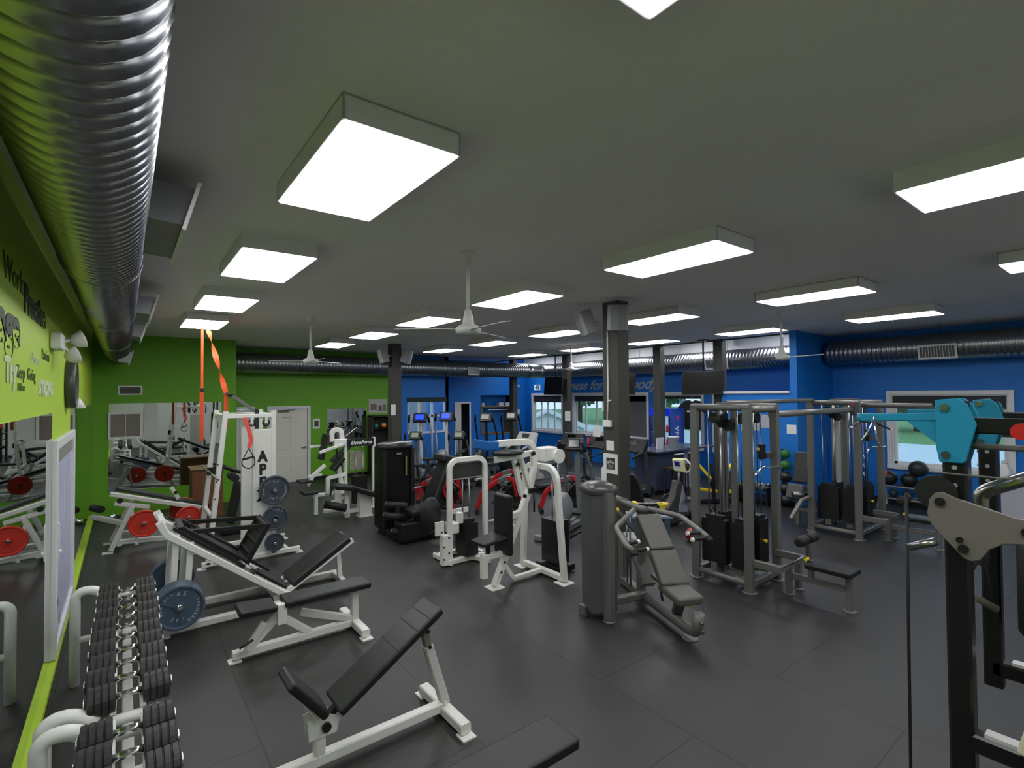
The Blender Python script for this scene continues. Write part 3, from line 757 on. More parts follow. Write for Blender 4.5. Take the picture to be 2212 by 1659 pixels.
make_plate(0.22, 0.05, REDPLATE, 'round red plate on the near end of the corner row machine', on_axis(0.27, 10.36, 0.42, 0.0), REDL, 'red plates on the corner machine', lm=mat('faded_red_lettering', (206, 90, 70), 0.5))
make_plate(0.22, 0.05, REDPLATE, 'upper red plate on the right end of the corner row machine', on_axis(0.86, 10.95, 0.46, 0.0), (), 'red plates on the corner machine')
make_plate(0.2, 0.05, REDPLATE, 'lower red plate on the right end of the corner row machine', on_axis(0.90, 10.45, 0.40, 0.0), (), 'red plates on the corner machine')
b = MB()
db = thing('dumbbell', 'small chrome dumbbell lying at the foot of the green corner', 'dumbbell', (-0.3, 13.2, 0.0))
W('handle', MB().cyl((-0.36, 13.2, 0.06), (-0.2, 13.25, 0.06), 0.016), CHROME, db)
W('head', MB().cyl((-0.42, 13.18, 0.06), (-0.34, 13.2, 0.06), 0.06), CHROME, db); W('head', MB().cyl((-0.22, 13.25, 0.06), (-0.14, 13.27, 0.06), 0.06), CHROME, db)
# ================= dumbbell racks
def make_dumbbell(label):
    """axis along local x"""
    t = thing('dumbbell', label, 'dumbbell', (0, 0, 0), 0, 'dumbbells on the wall-side racks')
    obj('handle', MB().lathe([(0.016, -0.075), (0.019, -0.03), (0.02, 0.0), (0.019, 0.03), (0.016, 0.075)], Matrix.Rotation(PI / 2, 4, 'Y'), 14), CHROME, t)
    for s in (-1, 1):
        pr = []
        r = 0.082
        for k in range(4):
            z = 0.062 + k * 0.032
            pr += [(r * 0.93, z), (r, z + 0.004), (r, z + 0.026), (r * 0.93, z + 0.030)]
        pr = [(0.02, 0.06)] + pr + [(0.05, 0.19), (0.045, 0.195)]
        h = obj('head', MB().lathe(pr, Matrix.Rotation(s * PI / 2, 4, 'Y'), 20, smooth=False), RIBBED, t)
        obj('end_bolt', MB().lathe([(0.034, 0.194), (0.034, 0.202), (0.012, 0.206)], Matrix.Rotation(s * PI / 2, 4, 'Y'), 14), CHROME, h)
    return t
RIBBED = mat('ribbed_black_iron', (44, 42, 42), 0.42)
WRK = WHITE
def rack(y0, y1, label, zt=0.76):
    t = thing('dumbbell_rack', label, 'dumbbell rack', (0.0, (y0 + y1) / 2, 0))
    for y in (y0, y1):
        W('end_leg', MB().tube([(-0.33, y, 0.0), (-0.33, y, 0.80), (-0.20, y, 0.80), (-0.12, y, 0.72)], 0.038, 14, fil=0.17, seg=8), WRK, t)
        W('end_leg', MB().tube([(0.16, y, 0.0), (0.16, y, 0.68)], 0.03, 12), WRK, t)
        W('cross_brace', MB().tube([(-0.33, y, 0.38), (0.16, y, 0.38)], 0.028, 10), WRK, t)
        W('saddle_arm', MB().tube([(-0.14, y, 0.70), (0.17, y, 0.70)], 0.03, 10), WRK, t)
    W('support_rail', MB().bar([(-0.04, y0, zt), (-0.04, y1, zt)], 0.03, 0.05), WRK, t)
    W('support_rail', MB().bar([(0.095, y0, zt), (0.095, y1, zt)], 0.03, 0.05), WRK, t)
    W('lower_rail', MB().bar([(0.03, y0, 0.38), (0.03, y1, 0.38)], 0.06, 0.06), WRK, t)
    return t
rack(3.62, 5.86, 'white tubular dumbbell rack along the mirrored left wall, the farther one')
rack(1.4, 3.46, 'white tubular dumbbell rack along the mirrored left wall, nearest the camera')
ys1 = [5.64, 5.42, 5.20, 4.985, 4.77, 4.55, 4.335, 4.12, 3.90, 3.68]
ords = ['farthest', 'second from the far end', 'third from the far end', 'fourth from the far end', 'fifth from the far end', 'sixth from the far end', 'seventh from the far end', 'eighth from the far end', 'ninth from the far end', 'last before the gap']
dz = 0.76 + 0.025 + 0.021
d0 = make_dumbbell('black ribbed dumbbell, farthest on the far rack')
d0.location = (0.03, ys1[0], dz)
for y, o in zip(ys1[1:], ords[1:]):
    c = dup(d0, (0.03 + random.uniform(-0.008, 0.008), y, dz), random.uniform(-0.03, 0.03), 'black ribbed dumbbell with chrome handle, %s on the far rack' % o)
for y, o in ((3.28, 'first after the gap on the near rack'), (3.06, 'second after the gap on the near rack'), (2.85, 'third after the gap on the near rack')):
    dup(d0, (0.025, y, dz), random.uniform(-0.02, 0.02), 'black ribbed dumbbell with chrome handle, %s' % o)

# ================= left wall: mirrors, panel, mural, clock, lamp
def mirror_x(name, y0, y1, z0, z1, label):
    return solo(name, MB().b2((XL + 0.001, y0, z0), (XL + 0.008, y1, z1)), MIRROR, label, 'mirror')
mirror_x('wall_mirror', -1.2, 6.35, 0.07, 2.36, 'large frameless mirror on the lime wall behind the dumbbell racks')
mirror_x('wall_mirror', 8.38, 13.68, 0.07, 2.36, 'frameless mirror at the corner end of the lime wall')
t = thing('wall_panel', 'white framed pale panel standing against the lime wall between the two mirrors', 'wall panel', (XL + 0.03, 7.4, 0))
y0, y1, z0, z1 = 6.36, 8.5, 0.065, 2.1
f = MB(); x0, x1 = XL + 0.003, XL + 0.05
f.b2((x0, y0, z0), (x1, y0 + 0.1, z1)); f.b2((x0, y1 - 0.1, z0), (x1, y1, z1)); f.b2((x0, y0 + 0.1, z1 - 0.09), (x1, y1 - 0.1, z1)); f.b2((x0, y0 + 0.1, z0), (x1, y1 - 0.1, z0 + 0.09))
W('frame', f, WHITEP, t, bevel=0.005, seg=1)
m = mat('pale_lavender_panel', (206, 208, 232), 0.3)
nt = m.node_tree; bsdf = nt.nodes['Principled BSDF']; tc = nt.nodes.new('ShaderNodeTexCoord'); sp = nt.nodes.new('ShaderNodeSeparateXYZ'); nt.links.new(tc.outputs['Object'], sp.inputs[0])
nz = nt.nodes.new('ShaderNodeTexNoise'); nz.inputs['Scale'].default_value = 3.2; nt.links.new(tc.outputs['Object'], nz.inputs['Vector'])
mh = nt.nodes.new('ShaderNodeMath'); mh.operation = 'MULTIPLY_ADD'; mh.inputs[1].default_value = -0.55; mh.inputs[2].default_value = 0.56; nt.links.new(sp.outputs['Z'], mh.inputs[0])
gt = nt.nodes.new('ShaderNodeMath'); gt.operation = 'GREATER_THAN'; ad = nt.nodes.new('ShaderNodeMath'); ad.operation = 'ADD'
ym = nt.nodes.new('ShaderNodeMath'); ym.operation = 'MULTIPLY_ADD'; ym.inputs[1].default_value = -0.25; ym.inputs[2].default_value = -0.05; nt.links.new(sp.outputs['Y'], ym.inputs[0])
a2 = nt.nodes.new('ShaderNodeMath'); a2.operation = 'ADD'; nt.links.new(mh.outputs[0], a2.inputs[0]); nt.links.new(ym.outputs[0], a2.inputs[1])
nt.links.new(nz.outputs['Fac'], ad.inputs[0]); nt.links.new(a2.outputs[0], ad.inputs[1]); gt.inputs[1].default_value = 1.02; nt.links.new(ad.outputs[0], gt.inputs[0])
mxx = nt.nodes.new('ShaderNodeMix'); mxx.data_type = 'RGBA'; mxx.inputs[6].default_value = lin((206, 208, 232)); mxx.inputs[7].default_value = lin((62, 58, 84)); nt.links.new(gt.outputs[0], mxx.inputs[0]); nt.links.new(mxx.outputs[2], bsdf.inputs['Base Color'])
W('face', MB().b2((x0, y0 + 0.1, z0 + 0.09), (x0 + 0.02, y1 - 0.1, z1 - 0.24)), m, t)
W('header', MB().b2((x0, y0 + 0.1, z1 - 0.24), (x0 + 0.026, y1 - 0.1, z1 - 0.09)), mat('grey_header', (140, 138, 134), 0.6), t)
tr = MB()
for k in range(3): tr.b2((x0 + 0.02, 7.15 + 0.12 * k, 0.75), (x0 + 0.0215, 7.2 + 0.12 * k, 1.72))
W('faint_print', tr, mat('faint_grey_print', (190, 192, 216), 0.5), t)
W('handle', MB().cyl((x1, 6.43, 1.05), (x1 + 0.03, 6.43, 1.05), 0.02, 10).b2((x1, 6.4, 0.98), (x1 + 0.012, 6.46, 1.32)), WHITEP, t, bevel=0.003)

def mural(s, size, y, z, m, label, sx=1.0, bold=0.0, ext=0.002):
    o = text('wall_lettering', s, size, frame((XL + 0.003, y, z), (0, 1, 0), (0, 0, 1)), m, None, ext=ext, bold=bold, sx=sx)
    return setprops(o, label, 'wall lettering', 'words painted on the lime wall')
DK = mat('dark_green_lettering', (38, 52, 20), 0.6); MG = mat('olive_lettering', (88, 112, 34), 0.6); PL = mat('pale_lettering', (205, 218, 175), 0.6)
mural('Work', 0.21, 3.92, 3.18, MG, 'thin olive word Work high on the lime wall', sx=1.35)
mural('Practice', 0.26, 4.66, 3.09, DK, 'bold dark word Practice high on the lime wall beside the lamp', sx=1.35, bold=0.012)
mural('Courage', 0.34, 2.65, 2.83, DK, 'largest dark word on the lime wall, cut off by the frame edge', sx=1.55, bold=0.016)
mural('Try', 0.2, 4.0, 2.60, PL, 'pale word low on the lime wall at the frame edge', sx=1.4, bold=0.01)
mural('Keep', 0.12, 4.4, 2.63, MG, 'small olive word Keep on the lime wall', sx=1.35)
mural('Going', 0.12, 4.85, 2.63, MG, 'small olive word Going on the lime wall', sx=1.35)
mural('Believe', 0.07, 4.45, 2.55, MG, 'smallest olive word under Keep Going on the lime wall', sx=1.4)
mural('STRONG', 0.16, 5.45, 2.53, PL, 'pale block word left of the clock on the lime wall', sx=1.5, bold=0.012)
mural('Passion', 0.13, 5.6, 2.82, MG, 'small olive word below the lamp on the lime wall', sx=1.3)
mural('Dream', 0.12, 5.0, 2.76, PL, 'faint pale word under Practice on the lime wall', sx=1.3)
mural('Train', 0.14, 8.6, 2.72, PL, 'pale word right of the clock on the lime wall', sx=1.6)
mural('Focus', 0.12, 8.5, 2.5, MG, 'olive word right of the clock on the lime wall', sx=1.6)
t = thing('wall_clock', 'round grey clock seen edge-on, hanging on the lettered lime wall', 'wall clock', (XL, 7.85, 2.66))
M = Matrix.Rotation(PI / 2, 4, 'Y')
obj('case', MB().lathe([(0.28, 0.002), (0.285, 0.03), (0.28, 0.09), (0.255, 0.1), (0.25, 0.085)], M, 40), mat('clock_case', (70, 74, 70), 0.35), t)
obj('dial', MB().lathe([(0.0001, 0.084), (0.252, 0.084)], M, 40), mat('clock_dial', (205, 208, 200), 0.25), t)
obj('hand', MB().box((0.088, 0.03, 0.07), (0.004, 0.016, 0.15), rot=(-0.4, 0, 0)), INK, t); obj('hand', MB().box((0.09, -0.07, 0.02), (0.004, 0.2, 0.012), rot=(-0.3, 0, 0)), INK, t)
t = thing('emergency_light', 'white twin-head emergency lamp on the lime wall above the clock', 'emergency light', (XL, 6.3, 3.02))
obj('body', MB().box((0.045, 0, 0), (0.085, 0.34, 0.15)), WHITEP, t, bevel=0.015)
for s, dx, dzz in ((1, 0.2, 0.06), (1, 0.16, -0.1)):
    M = Matrix.Translation((dx, 0.32 * s - 0.08, dzz)) @ Euler((0, PI / 2 - 0.35, 0.25)).to_matrix().to_4x4()
    hd = obj('lamp_head', MB().lathe([(0.02, -0.09), (0.06, -0.06), (0.085, 0.0), (0.085, 0.015), (0.075, 0.018)], M, 20), WHITEP, t)
    obj('lens', MB().lathe([(0.0001, 0.012), (0.076, 0.012)], M, 20), CHROME, hd)
    obj('bracket', MB().tube([(0.05, 0.1, 0), (0.09, 0.2, dzz * 0.5), (dx - 0.04, 0.24, dzz)], 0.014, 8), WHITEP, t)
t = thing('wall_lamp', 'small white cone spotlight on the lime wall beside the clock', 'wall lamp', (XL, 8.55, 2.42))
obj('cone', MB().lathe([(0.03, 0.0), (0.09, 0.12), (0.08, 0.125)], Matrix.Translation((0.06, 0, 0.07)) @ Matrix.Rotation(PI, 4, 'X'), 18), WHITEP, t)
obj('mount', MB().box((0.03, 0, 0.06), (0.06, 0.05, 0.05)), WHITEP, t)

# ================= back-left wall (behind the corner machine)
solo('wall_mirror', MB().b2((-0.26, YA - 0.008, 0.5), (1.82, YA - 0.001, 2.37)), MIRROR, 'wide frameless mirror on the green wall behind the tall white rack', 'mirror')
t = thing('vent_grille', 'grey return air grille high on the green corner wall', 'vent', (0.1, YA, 2.65))
f = MB(); f.b2((-0.21, -0.02, -0.1), (0.21, -0.001, -0.07)); f.b2((-0.21, -0.02, 0.07), (0.21, -0.001, 0.1)); f.b2((-0.21, -0.02, -0.07), (-0.18, -0.001, 0.07)); f.b2((0.18, -0.02, -0.07), (0.21, -0.001, 0.07))
obj('frame', f, WHITEP, t)
s_ = MB()
for k in range(12): s_.box((0, -0.01, -0.064 + k * 0.0116), (0.36, 0.012, 0.004), rot=(0.6, 0, 0))
s_.box((0, -0.002, 0), (0.36, 0.002, 0.14)); obj('slat', s_, mat('grille_grey', (120, 120, 116), 0.5), t)
t = thing('notice_board', 'grey two-panel board in a white frame at the left end of the corner mirror', 'notice board', (0.02, YA - 0.01, 1.9))
f = MB(); f.b2((-0.29, -0.03, -0.28), (0.29, -0.001, -0.24)); f.b2((-0.29, -0.03, 0.24), (0.29, -0.001, 0.28)); f.b2((-0.29, -0.03, -0.24), (-0.25, -0.001, 0.24)); f.b2((0.25, -0.03, -0.24), (0.29, -0.001, 0.24)); f.b2((-0.006, -0.026, -0.24), (0.006, -0.001, 0.24))
obj('frame', f, WHITEP, t)
obj('panel', MB().b2((-0.25, -0.02, -0.24), (0.25, -0.001, 0.24)), mat('warm_grey_panel', (128, 122, 112), 0.7), t)
t = thing('wall_cabinet', 'pale grey two-door box hung on the corner mirror beside the grey board', 'cabinet', (0.46, YA - 0.01, 2.02))
obj('body', MB().b2((-0.13, -0.06, -0.34), (0.13, -0.001, 0.34)), mat('pale_grey_paint', (196, 196, 192), 0.5), t, bevel=0.004)
obj('door', MB().b2((-0.12, -0.065, -0.1), (0.12, -0.06, 0.33)), mat('pale_grey_paint'), t); obj('door', MB().b2((-0.12, -0.065, -0.33), (0.12, -0.06, -0.12)), mat('pale_grey_paint'), t)

# ================= orange straps
ORANGE = mat('orange_webbing', (232, 88, 34), 0.6); BWEB = mat('black_webbing', (28, 30, 32), 0.6)
def strip(pts, w, twist=()):
    b = MB(); return b.bar(pts, w, 0.006, up=(0, 1, 0))
YS = 10.4
t = thing('suspension_strap', 'straight orange strap hanging from the ceiling left of the white rack', 'strap', (1.09, YS, ZC))
W('anchor', MB().cyl((1.09, YS, ZC), (1.09, YS, ZC - 0.1), 0.02, 10).tube([(1.07, YS, ZC - 0.08), (1.09, YS, ZC - 0.16), (1.11, YS, ZC - 0.08)], 0.008, 8), STEEL, t)
W('webbing', MB().box((1.085, YS, 3.05), (0.035, 0.005, 1.38)).box((1.08, YS, 2.2), (0.06, 0.006, 0.95)), ORANGE, t)
W('buckle', MB().box((1.083, YS, 2.62), (0.055, 0.02, 0.07)), BLACK, t, bevel=0.005)
t = thing('suspension_strap', 'twisted orange strap slanting from the ceiling to the top of the white rack', 'strap', (1.16, YS, ZC))
W('anchor', MB().cyl((1.16, YS, ZC), (1.16, YS, ZC - 0.1), 0.02, 10).tube([(1.14, YS, ZC - 0.08), (1.17, YS, ZC - 0.18), (1.2, YS, ZC - 0.08)], 0.008, 8), STEEL, t)
P0, P1 = V((1.17, YS, ZC - 0.15)), V((1.385, 9.9, 2.56))
wb = MB(); N = 24; vs = []
for k in range(N + 1):
    q = k / N; p = P0.lerp(P1, q); a = 2.2 * PI * q
    d = V((math.cos(a), math.sin(a), 0)) * (0.045 if q > 0.04 else 0.02); vs += [p - d, p + d]
wb.add(vs, [(2 * k, 2 * k + 1, 2 * k + 3, 2 * k + 2) for k in range(N)], True)
W('webbing', wb, ORANGE, t)
W('hanging_tail', MB().box((1.385, 9.9, 2.25), (0.06, 0.006, 0.62)), ORANGE, t)
W('black_strap', MB().bar([(1.385, 9.9, 2.56), (1.46, 9.4, 2.48), (1.6, 8.62, 2.27)], 0.05, 0.008, up=(0, 1, 0)), BWEB, t)
W('cam_buckle', MB().box((1.42, 9.65, 2.52), (0.06, 0.12, 0.05), rot=(0.15, 0, 0.3)), BLACK, t, bevel=0.008)
W('loop', MB().box((1.62, 8.585, 2.15), (0.06, 0.012, 0.3)), BWEB, t)
t = thing('suspension_trainer', 'red strap with black triangular grip hanging from the top of the white rack', 'suspension trainer', (1.52, 8.52, 2.2))
W('red_strap', MB().bar([(1.44, 8.54, 2.18), (1.5, 8.53, 2.0), (1.53, 8.53, 1.84), (1.5, 8.52, 1.72)], 0.055, 0.012, up=(0, 1, 0)), mat('coral_webbing', (240, 82, 72), 0.6), t)
W('loop', MB().tube([(1.5, 8.52, 1.72), (1.40, 8.52, 1.52), (1.42, 8.52, 1.45), (1.5, 8.52, 1.40), (1.58, 8.52, 1.46), (1.58, 8.52, 1.54)], 0.008, 8, fil=0.05, closed=True), BWEB, t)
W('grip', MB().cyl((1.41, 8.52, 1.55), (1.575, 8.52, 1.585), 0.016, 12), RUBBER, t)
# ================= middle: white selectorised machines and black leg machine
def stack(parent, x, y, z0, z1, sx, sy, m=None, n=12, pin=None, face=(0, -1)):
    """pile of flat weight plates running on two guide rods"""
    m = m or BLACK
    b = MB(); h = (z1 - z0) / n
    for k in range(n): b.box((x, y, z0 + h * (k + 0.5)), (sx, sy, h * 0.9))
    b.box((x, y, (z0 + z1) / 2), (sx * 0.97, sy * 0.97, (z1 - z0)))
    o = W('weight_stack', b, m, parent)
    if pin is not None:
        W('selector_pin', MB().cyl((x + face[0] * sx / 2, y + face[1] * sy / 2, pin), (x + face[0] * (sx / 2 + 0.04), y + face[1] * (sy / 2 + 0.04), pin), 0.02, 10), YELLOW, o)
    return o
def rods(parent, pts, z0, z1, r=0.011):
    for x, y in pts: W('guide_rod', MB().cyl((x, y, z0), (x, y, z1), r, 8), STEEL, parent)

# ---- white leg press / biceps unit near the white door
t = thing('selector_machine', 'white seated machine with black lettered crossbar, nearest the white door', 'weight machine', (3.83, 11.0, 0))
for x in (3.83, 4.47):
    W('upright', MB().bar([(x, 11.0, 0.02), (x, 11.0, 1.56)], 0.07, up=(0, 1, 0)), WHITE, t)
    foot_plate(t, x, 11.0, WHITE, 0.17)
cbm = W('crossbar', MB().box((4.15, 10.96, 1.47), (0.6, 0.05, 0.17)), BLACK, t, bevel=0.01)
WT('crossbar_lettering', 'DynaForce', 0.105, frame((3.93, 10.93, 1.435), (1, 0, 0), (0, 0, 1)), PAPER, cbm, shear=0.25, bold=0.003)
rods(t, ((4.08, 11.05), (4.24, 11.05)), 0.1, 1.42)
stack(t, 4.16, 11.05, 0.12, 0.72, 0.3, 0.16)
W('counterweight', MB().box((4.14, 11.15, 1.05), (0.34, 0.05, 0.42)), mat('beige_shroud', (150, 150, 128), 0.6), t, bevel=0.01)
W('cam_housing', MB().bar([(3.52, 10.95, 1.52), (3.52, 10.95, 1.76), (3.72, 10.95, 1.78), (3.74, 10.95, 1.5)], 0.1, 0.06, up=(0, 1, 0), fil=0.09), WHITE, t)
W('cam', MB().cyl((3.6, 11.0, 1.62), (3.6, 10.94, 1.62), 0.09, 20), CHROME, t)
W('housing_block', MB().box((3.68, 10.95, 1.5), (0.26, 0.16, 0.14)), WHITE, t, bevel=0.02)
W('press_arm', MB().bar([(3.75, 10.9, 1.45), (3.45, 10.85, 1.38), (3.22, 10.8, 1.32)], 0.06, up=(0, 0, 1)), WHITE, t)
W('press_arm', MB().bar([(3.4, 11.1, 1.44), (3.1, 11.12, 1.42)], 0.05), WHITE, t)
W('backrest', MB().box((3.36, 11.0, 1.42), (0.08, 0.26, 0.55), rot=(0, 0.2, 0)), BLACKPAD, t, bevel=0.025, seg=3)
W('arm_pad', MB().box((3.62, 10.9, 1.05), (0.34, 0.3, 0.08), rot=(0, -0.85, 0)), BLACKPAD, t, bevel=0.025, seg=3)
W('arm_pad_post', MB().bar([(3.72, 10.95, 0.6), (3.66, 10.95, 0.98)], 0.09, up=(0, 1, 0)), WHITE, t)
W('lift_arm', MB().bar([(3.0, 10.85, 0.66), (3.1, 10.85, 0.85), (3.35, 10.85, 1.05)], 0.07, up=(0, 1, 0)), WHITE, t)
W('arm_bracket', MB().bar([(3.0, 10.85, 0.85), (3.28, 10.85, 0.86)], 0.05, up=(0, 1, 0)), WHITE, t)
W('seat_frame', MB().bar([(3.12, 10.95, 0.42), (3.8, 10.95, 0.42)], 0.07, up=(0, 1, 0)), WHITE, t)
W('front_leg', MB().bar([(3.19, 10.95, 0.02), (3.19, 10.95, 0.45)], 0.075, up=(0, 1, 0)), WHITE, t)
W('upper_frame', MB().bar([(3.42, 10.9, 0.44), (3.42, 10.9, 0.76), (3.8, 10.95, 0.8)], 0.08, up=(0, 1, 0), fil=0.03), WHITE, t)
W('seat', MB().box((3.05, 10.95, 0.5), (0.3, 0.34, 0.06)), BLACKPAD, t, bevel=0.022, seg=3)
W('forearm_pad', MB().box((2.95, 10.9, 0.75), (0.26, 0.3, 0.05)), BLACKPAD, t, bevel=0.02, seg=3)
W('support_plate', MB().prism([(-0.06, 0), (0.1, 0), (0.04, 0.5), (-0.06, 0.5)], 0.05, frame((3.58, 10.75, 0.12), (1, 0, 0), (0, 0, 1))), WHITE, t)
W('support_foot', MB().bar([(3.3, 10.8, 0.1), (3.82, 10.8, 0.08)], 0.08), WHITE, t)
W('belt', MB().bar([(3.5, 10.75, 0.75), (3.42, 10.75, 0.4)], 0.03, 0.02, up=(0, 1, 0)), RUBBER, t)

# ---- lying leg curl
t = thing('leg_curl_bench', 'white lying leg curl with bent black pad in front of the lettered crossbar', 'leg curl machine', (3.95, 10.3, 0))
b = MB(); slab(b, (3.38, 10.35, 0.72), (3.72, 10.3, 0.66), 0.4, 0.1); W('thigh_pad', b, BLACKPAD, t, bevel=0.03, seg=3)
b = MB(); slab(b, (3.7, 10.3, 0.67), (4.22, 10.22, 0.46), 0.4, 0.1); W('chest_pad', b, BLACKPAD, t, bevel=0.03, seg=3)
W('pedestal', MB().prism([(-0.13, 0.01), (0.13, 0.01), (0.11, 0.42), (-0.11, 0.52)], 0.2, frame((3.98, 10.3, 0), (1, 0, 0), (0, 0, 1))), WHITE, t, bevel=0.008)
W('base_plate', MB().box((3.98, 10.3, 0.012), (0.3, 0.26, 0.02)), WHITE, t)
W('front_pedestal', MB().bar([(3.62, 10.3, 0.02), (3.62, 10.3, 0.58)], 0.09, up=(0, 1, 0)), WHITE, t)
W('base_rail', MB().bar([(3.55, 10.3, 0.14), (4.0, 10.3, 0.14)], 0.08), WHITE, t)
W('roller', MB().cyl((3.16, 10.25, 0.36), (3.52, 10.05, 0.26), 0.075, 18), RUBBER, t)
W('roller_arm', MB().bar([(3.3, 10.35, 0.35), (3.66, 10.35, 0.45)], 0.05, up=(0, 1, 0)), WHITE, t)
W('grab_handle', MB().tube([(4.05, 10.08, 0.5), (4.12, 10.04, 0.54), (4.2, 10.02, 0.48), (4.2, 10.02, 0.38)], 0.016, 10, fil=0.04), STEEL, t)

# ---- black leg extension with enclosed stack
t = thing('leg_extension', 'black leg extension machine with tall enclosed weight tower', 'leg extension machine', (4.0, 8.6, 0))
W('tower', MB().box((3.98, 8.85, 0.82), (0.6, 0.42, 1.5)), mat('glossy_black', (16, 16, 17), 0.25), t, bevel=0.04, seg=3)
for dx in (-0.27, 0.27): W('tower_post', MB().bar([(3.98 + dx, 8.62, 0.05), (3.98 + dx, 8.62, 1.52)], 0.07, up=(0, 1, 0)), BLACK, t)
W('tower_cap', MB().lathe([(0.0001, 0.05), (0.2, 0.045), (0.33, 0.01), (0.36, -0.04), (0.34, -0.08)], Matrix.Translation((3.98, 8.8, 1.6)) @ Matrix.Diagonal((1, 0.8, 1, 1)), 28), BLACK, t)
capt = W('cap_strip', MB().bar([(3.74, 8.53, 1.64), (3.9, 8.49, 1.655), (4.18, 8.49, 1.655)], 0.045, 0.012), PAPER, t)
W('window_trim', MB().box((4.12, 8.605, 1.2), (0.03, 0.01, 0.35)), mat('olive_decal', (110, 120, 40), 0.5), t)
W('badge', MB().box((3.98, 8.6, 1.44), (0.1, 0.01, 0.03)), mat('grey_badge', (150, 150, 150), 0.4), t)
W('base_frame', MB().bar([(3.75, 8.9, 0.06), (3.75, 7.95, 0.06), (4.6, 7.95, 0.06)], 0.1), BLACK, t)
W('base_frame', MB().bar([(4.2, 8.9, 0.06), (4.2, 7.95, 0.06)], 0.1), BLACK, t)
W('seat', MB().box((4.05, 8.0, 0.52), (0.42, 0.42, 0.09), rot=(0, -0.08, 0)), BLACKPAD, t, bevel=0.03, seg=3)
W('backrest', MB().box((4.62, 8.35, 0.86), (0.12, 0.4, 0.9), rot=(0, 0.42, 0)), BLACKPAD, t, bevel=0.04, seg=3)
W('head_pad', MB().box((4.82, 8.4, 1.3), (0.3, 0.4, 0.14), rot=(0, 0.25, 0)), BLACKPAD, t, bevel=0.04, seg=3)
W('seat_post', MB().bar([(4.05, 8.0, 0.08), (4.05, 8.0, 0.5)], 0.12, up=(0, 1, 0)), BLACK, t)
for z, xx, yy in ((0.62, 3.58, 8.3), (0.46, 3.5, 8.2), (0.2, 3.6, 8.1)):
    W('shin_roller', MB().cyl((xx, yy, z), (xx + 0.34, yy - 0.14, z - 0.06), 0.062, 18), RUBBER, t)
    W('roller_cap', MB().cyl((xx - 0.008, yy + 0.003, z + 0.001), (xx + 0.004, yy - 0.001, z), 0.04, 16), STEEL, t)
W('swing_arm', MB().bar([(3.7, 8.1, 0.2), (3.75, 8.15, 0.62)], 0.07, up=(0, 1, 0)), BLACK, t)
for dx in (0.0, 0.1): W('adjuster_plate', MB().prism([(-0.05, 0), (0.05, 0), (0.06, 0.14), (-0.03, 0.18)], 0.03, frame((3.95 + dx, 7.85, 0.5), (1, 0, 0), (0, 0, 1))), mat('pewter', (120, 124, 126), 0.3, metal=0.6), t)
W('release_knob', MB().sphere((3.98, 7.84, 0.74), 0.022), RED, t)
W('side_handle', MB().tube([(4.0, 8.2, 0.8), (4.05, 8.1, 0.88), (4.2, 8.1, 0.88)], 0.018, 10, fil=0.04), STEEL, t)
W('foot_tube', MB().tube([(4.0, 7.82, 0.36), (4.3, 7.7, 0.3), (4.55, 7.65, 0.12), (4.9, 7.6, 0.08)], 0.045, 12, fil=0.12), BLACK, t)
W('foot_tube', MB().tube([(4.1, 7.75, 0.14), (4.5, 7.62, 0.22), (4.8, 7.55, 0.3)], 0.03, 10, fil=0.08), BLACK, t)
W('label_plate', MB().box((4.62, 7.55, 0.50), (0.34, 0.03, 0.08)), PAPER, t)
W('lower_tower', MB().box((3.95, 8.0, 0.2), (0.55, 0.3, 0.3)), BLACK, t, bevel=0.03)

# ---- white inverted-U stack frame (rotary torso)
t = thing('selector_machine', 'white upside-down U frame with dark shield and black weight stack', 'weight machine', (4.1, 6.5, 0))
W('hoop_frame', MB().bar([(3.80, 6.5, 0.02), (3.80, 6.5, 1.53), (4.43, 6.5, 1.53), (4.43, 6.5, 0.02)], 0.075, 0.06, up=(0, 1, 0), fil=0.14), WHITE, t)
W('shield', MB().box((4.115, 6.52, 1.36), (0.54, 0.012, 0.22)), mat('smoked_shield', (56, 58, 56), 0.25), t)
W('shield_edge', MB().bar([(3.84, 6.51, 1.245), (4.39, 6.51, 1.245)], 0.015), mat('pale_edge', (150, 150, 146), 0.4), t)
rods(t, ((4.06, 6.56), (4.18, 6.56)), 0.1, 1.47, 0.013)
stack(t, 4.13, 6.56, 0.1, 0.58, 0.22, 0.3)
W('stack_cap', MB().box((4.13, 6.56, 0.61), (0.16, 0.2, 0.06)), BLACK, t)
W('base_rail', MB().bar([(3.8, 6.5, 0.05), (4.43, 6.5, 0.05)], 0.07), WHITE, t)
W('base_rail', MB().bar([(3.8, 6.9, 0.05), (4.43, 6.9, 0.05)], 0.07), WHITE, t)
W('base_rail', MB().bar([(4.2, 6.5, 0.05), (4.3, 6.2, 0.05)], 0.07), WHITE, t)
W('side_rail', MB().bar([(3.8, 6.45, 0.05), (3.8, 6.95, 0.05)], 0.07), WHITE, t)
W('side_rail', MB().bar([(4.43, 6.45, 0.05), (4.43, 6.95, 0.05)], 0.07), WHITE, t)
W('gusset_box', MB().box((3.72, 6.52, 0.24), (0.1, 0.12, 0.44)), WHITE, t, bevel=0.012)
W('gusset_plate', MB().box((3.66, 6.55, 0.55), (0.14, 0.04, 0.2)), WHITE, t, bevel=0.008)
W('gusset_plate', MB().box((3.9, 6.6, 0.52), (0.14, 0.2, 0.16)), WHITE, t, bevel=0.02)
for dx, z in ((-0.06, 0.12), (-0.06, 0.3), (0.02, 0.42), (0.02, 0.2), (-0.1, 0.52)): bolt(t, (3.74 + dx, 6.455, z), (0, -1, 0), 0.014)
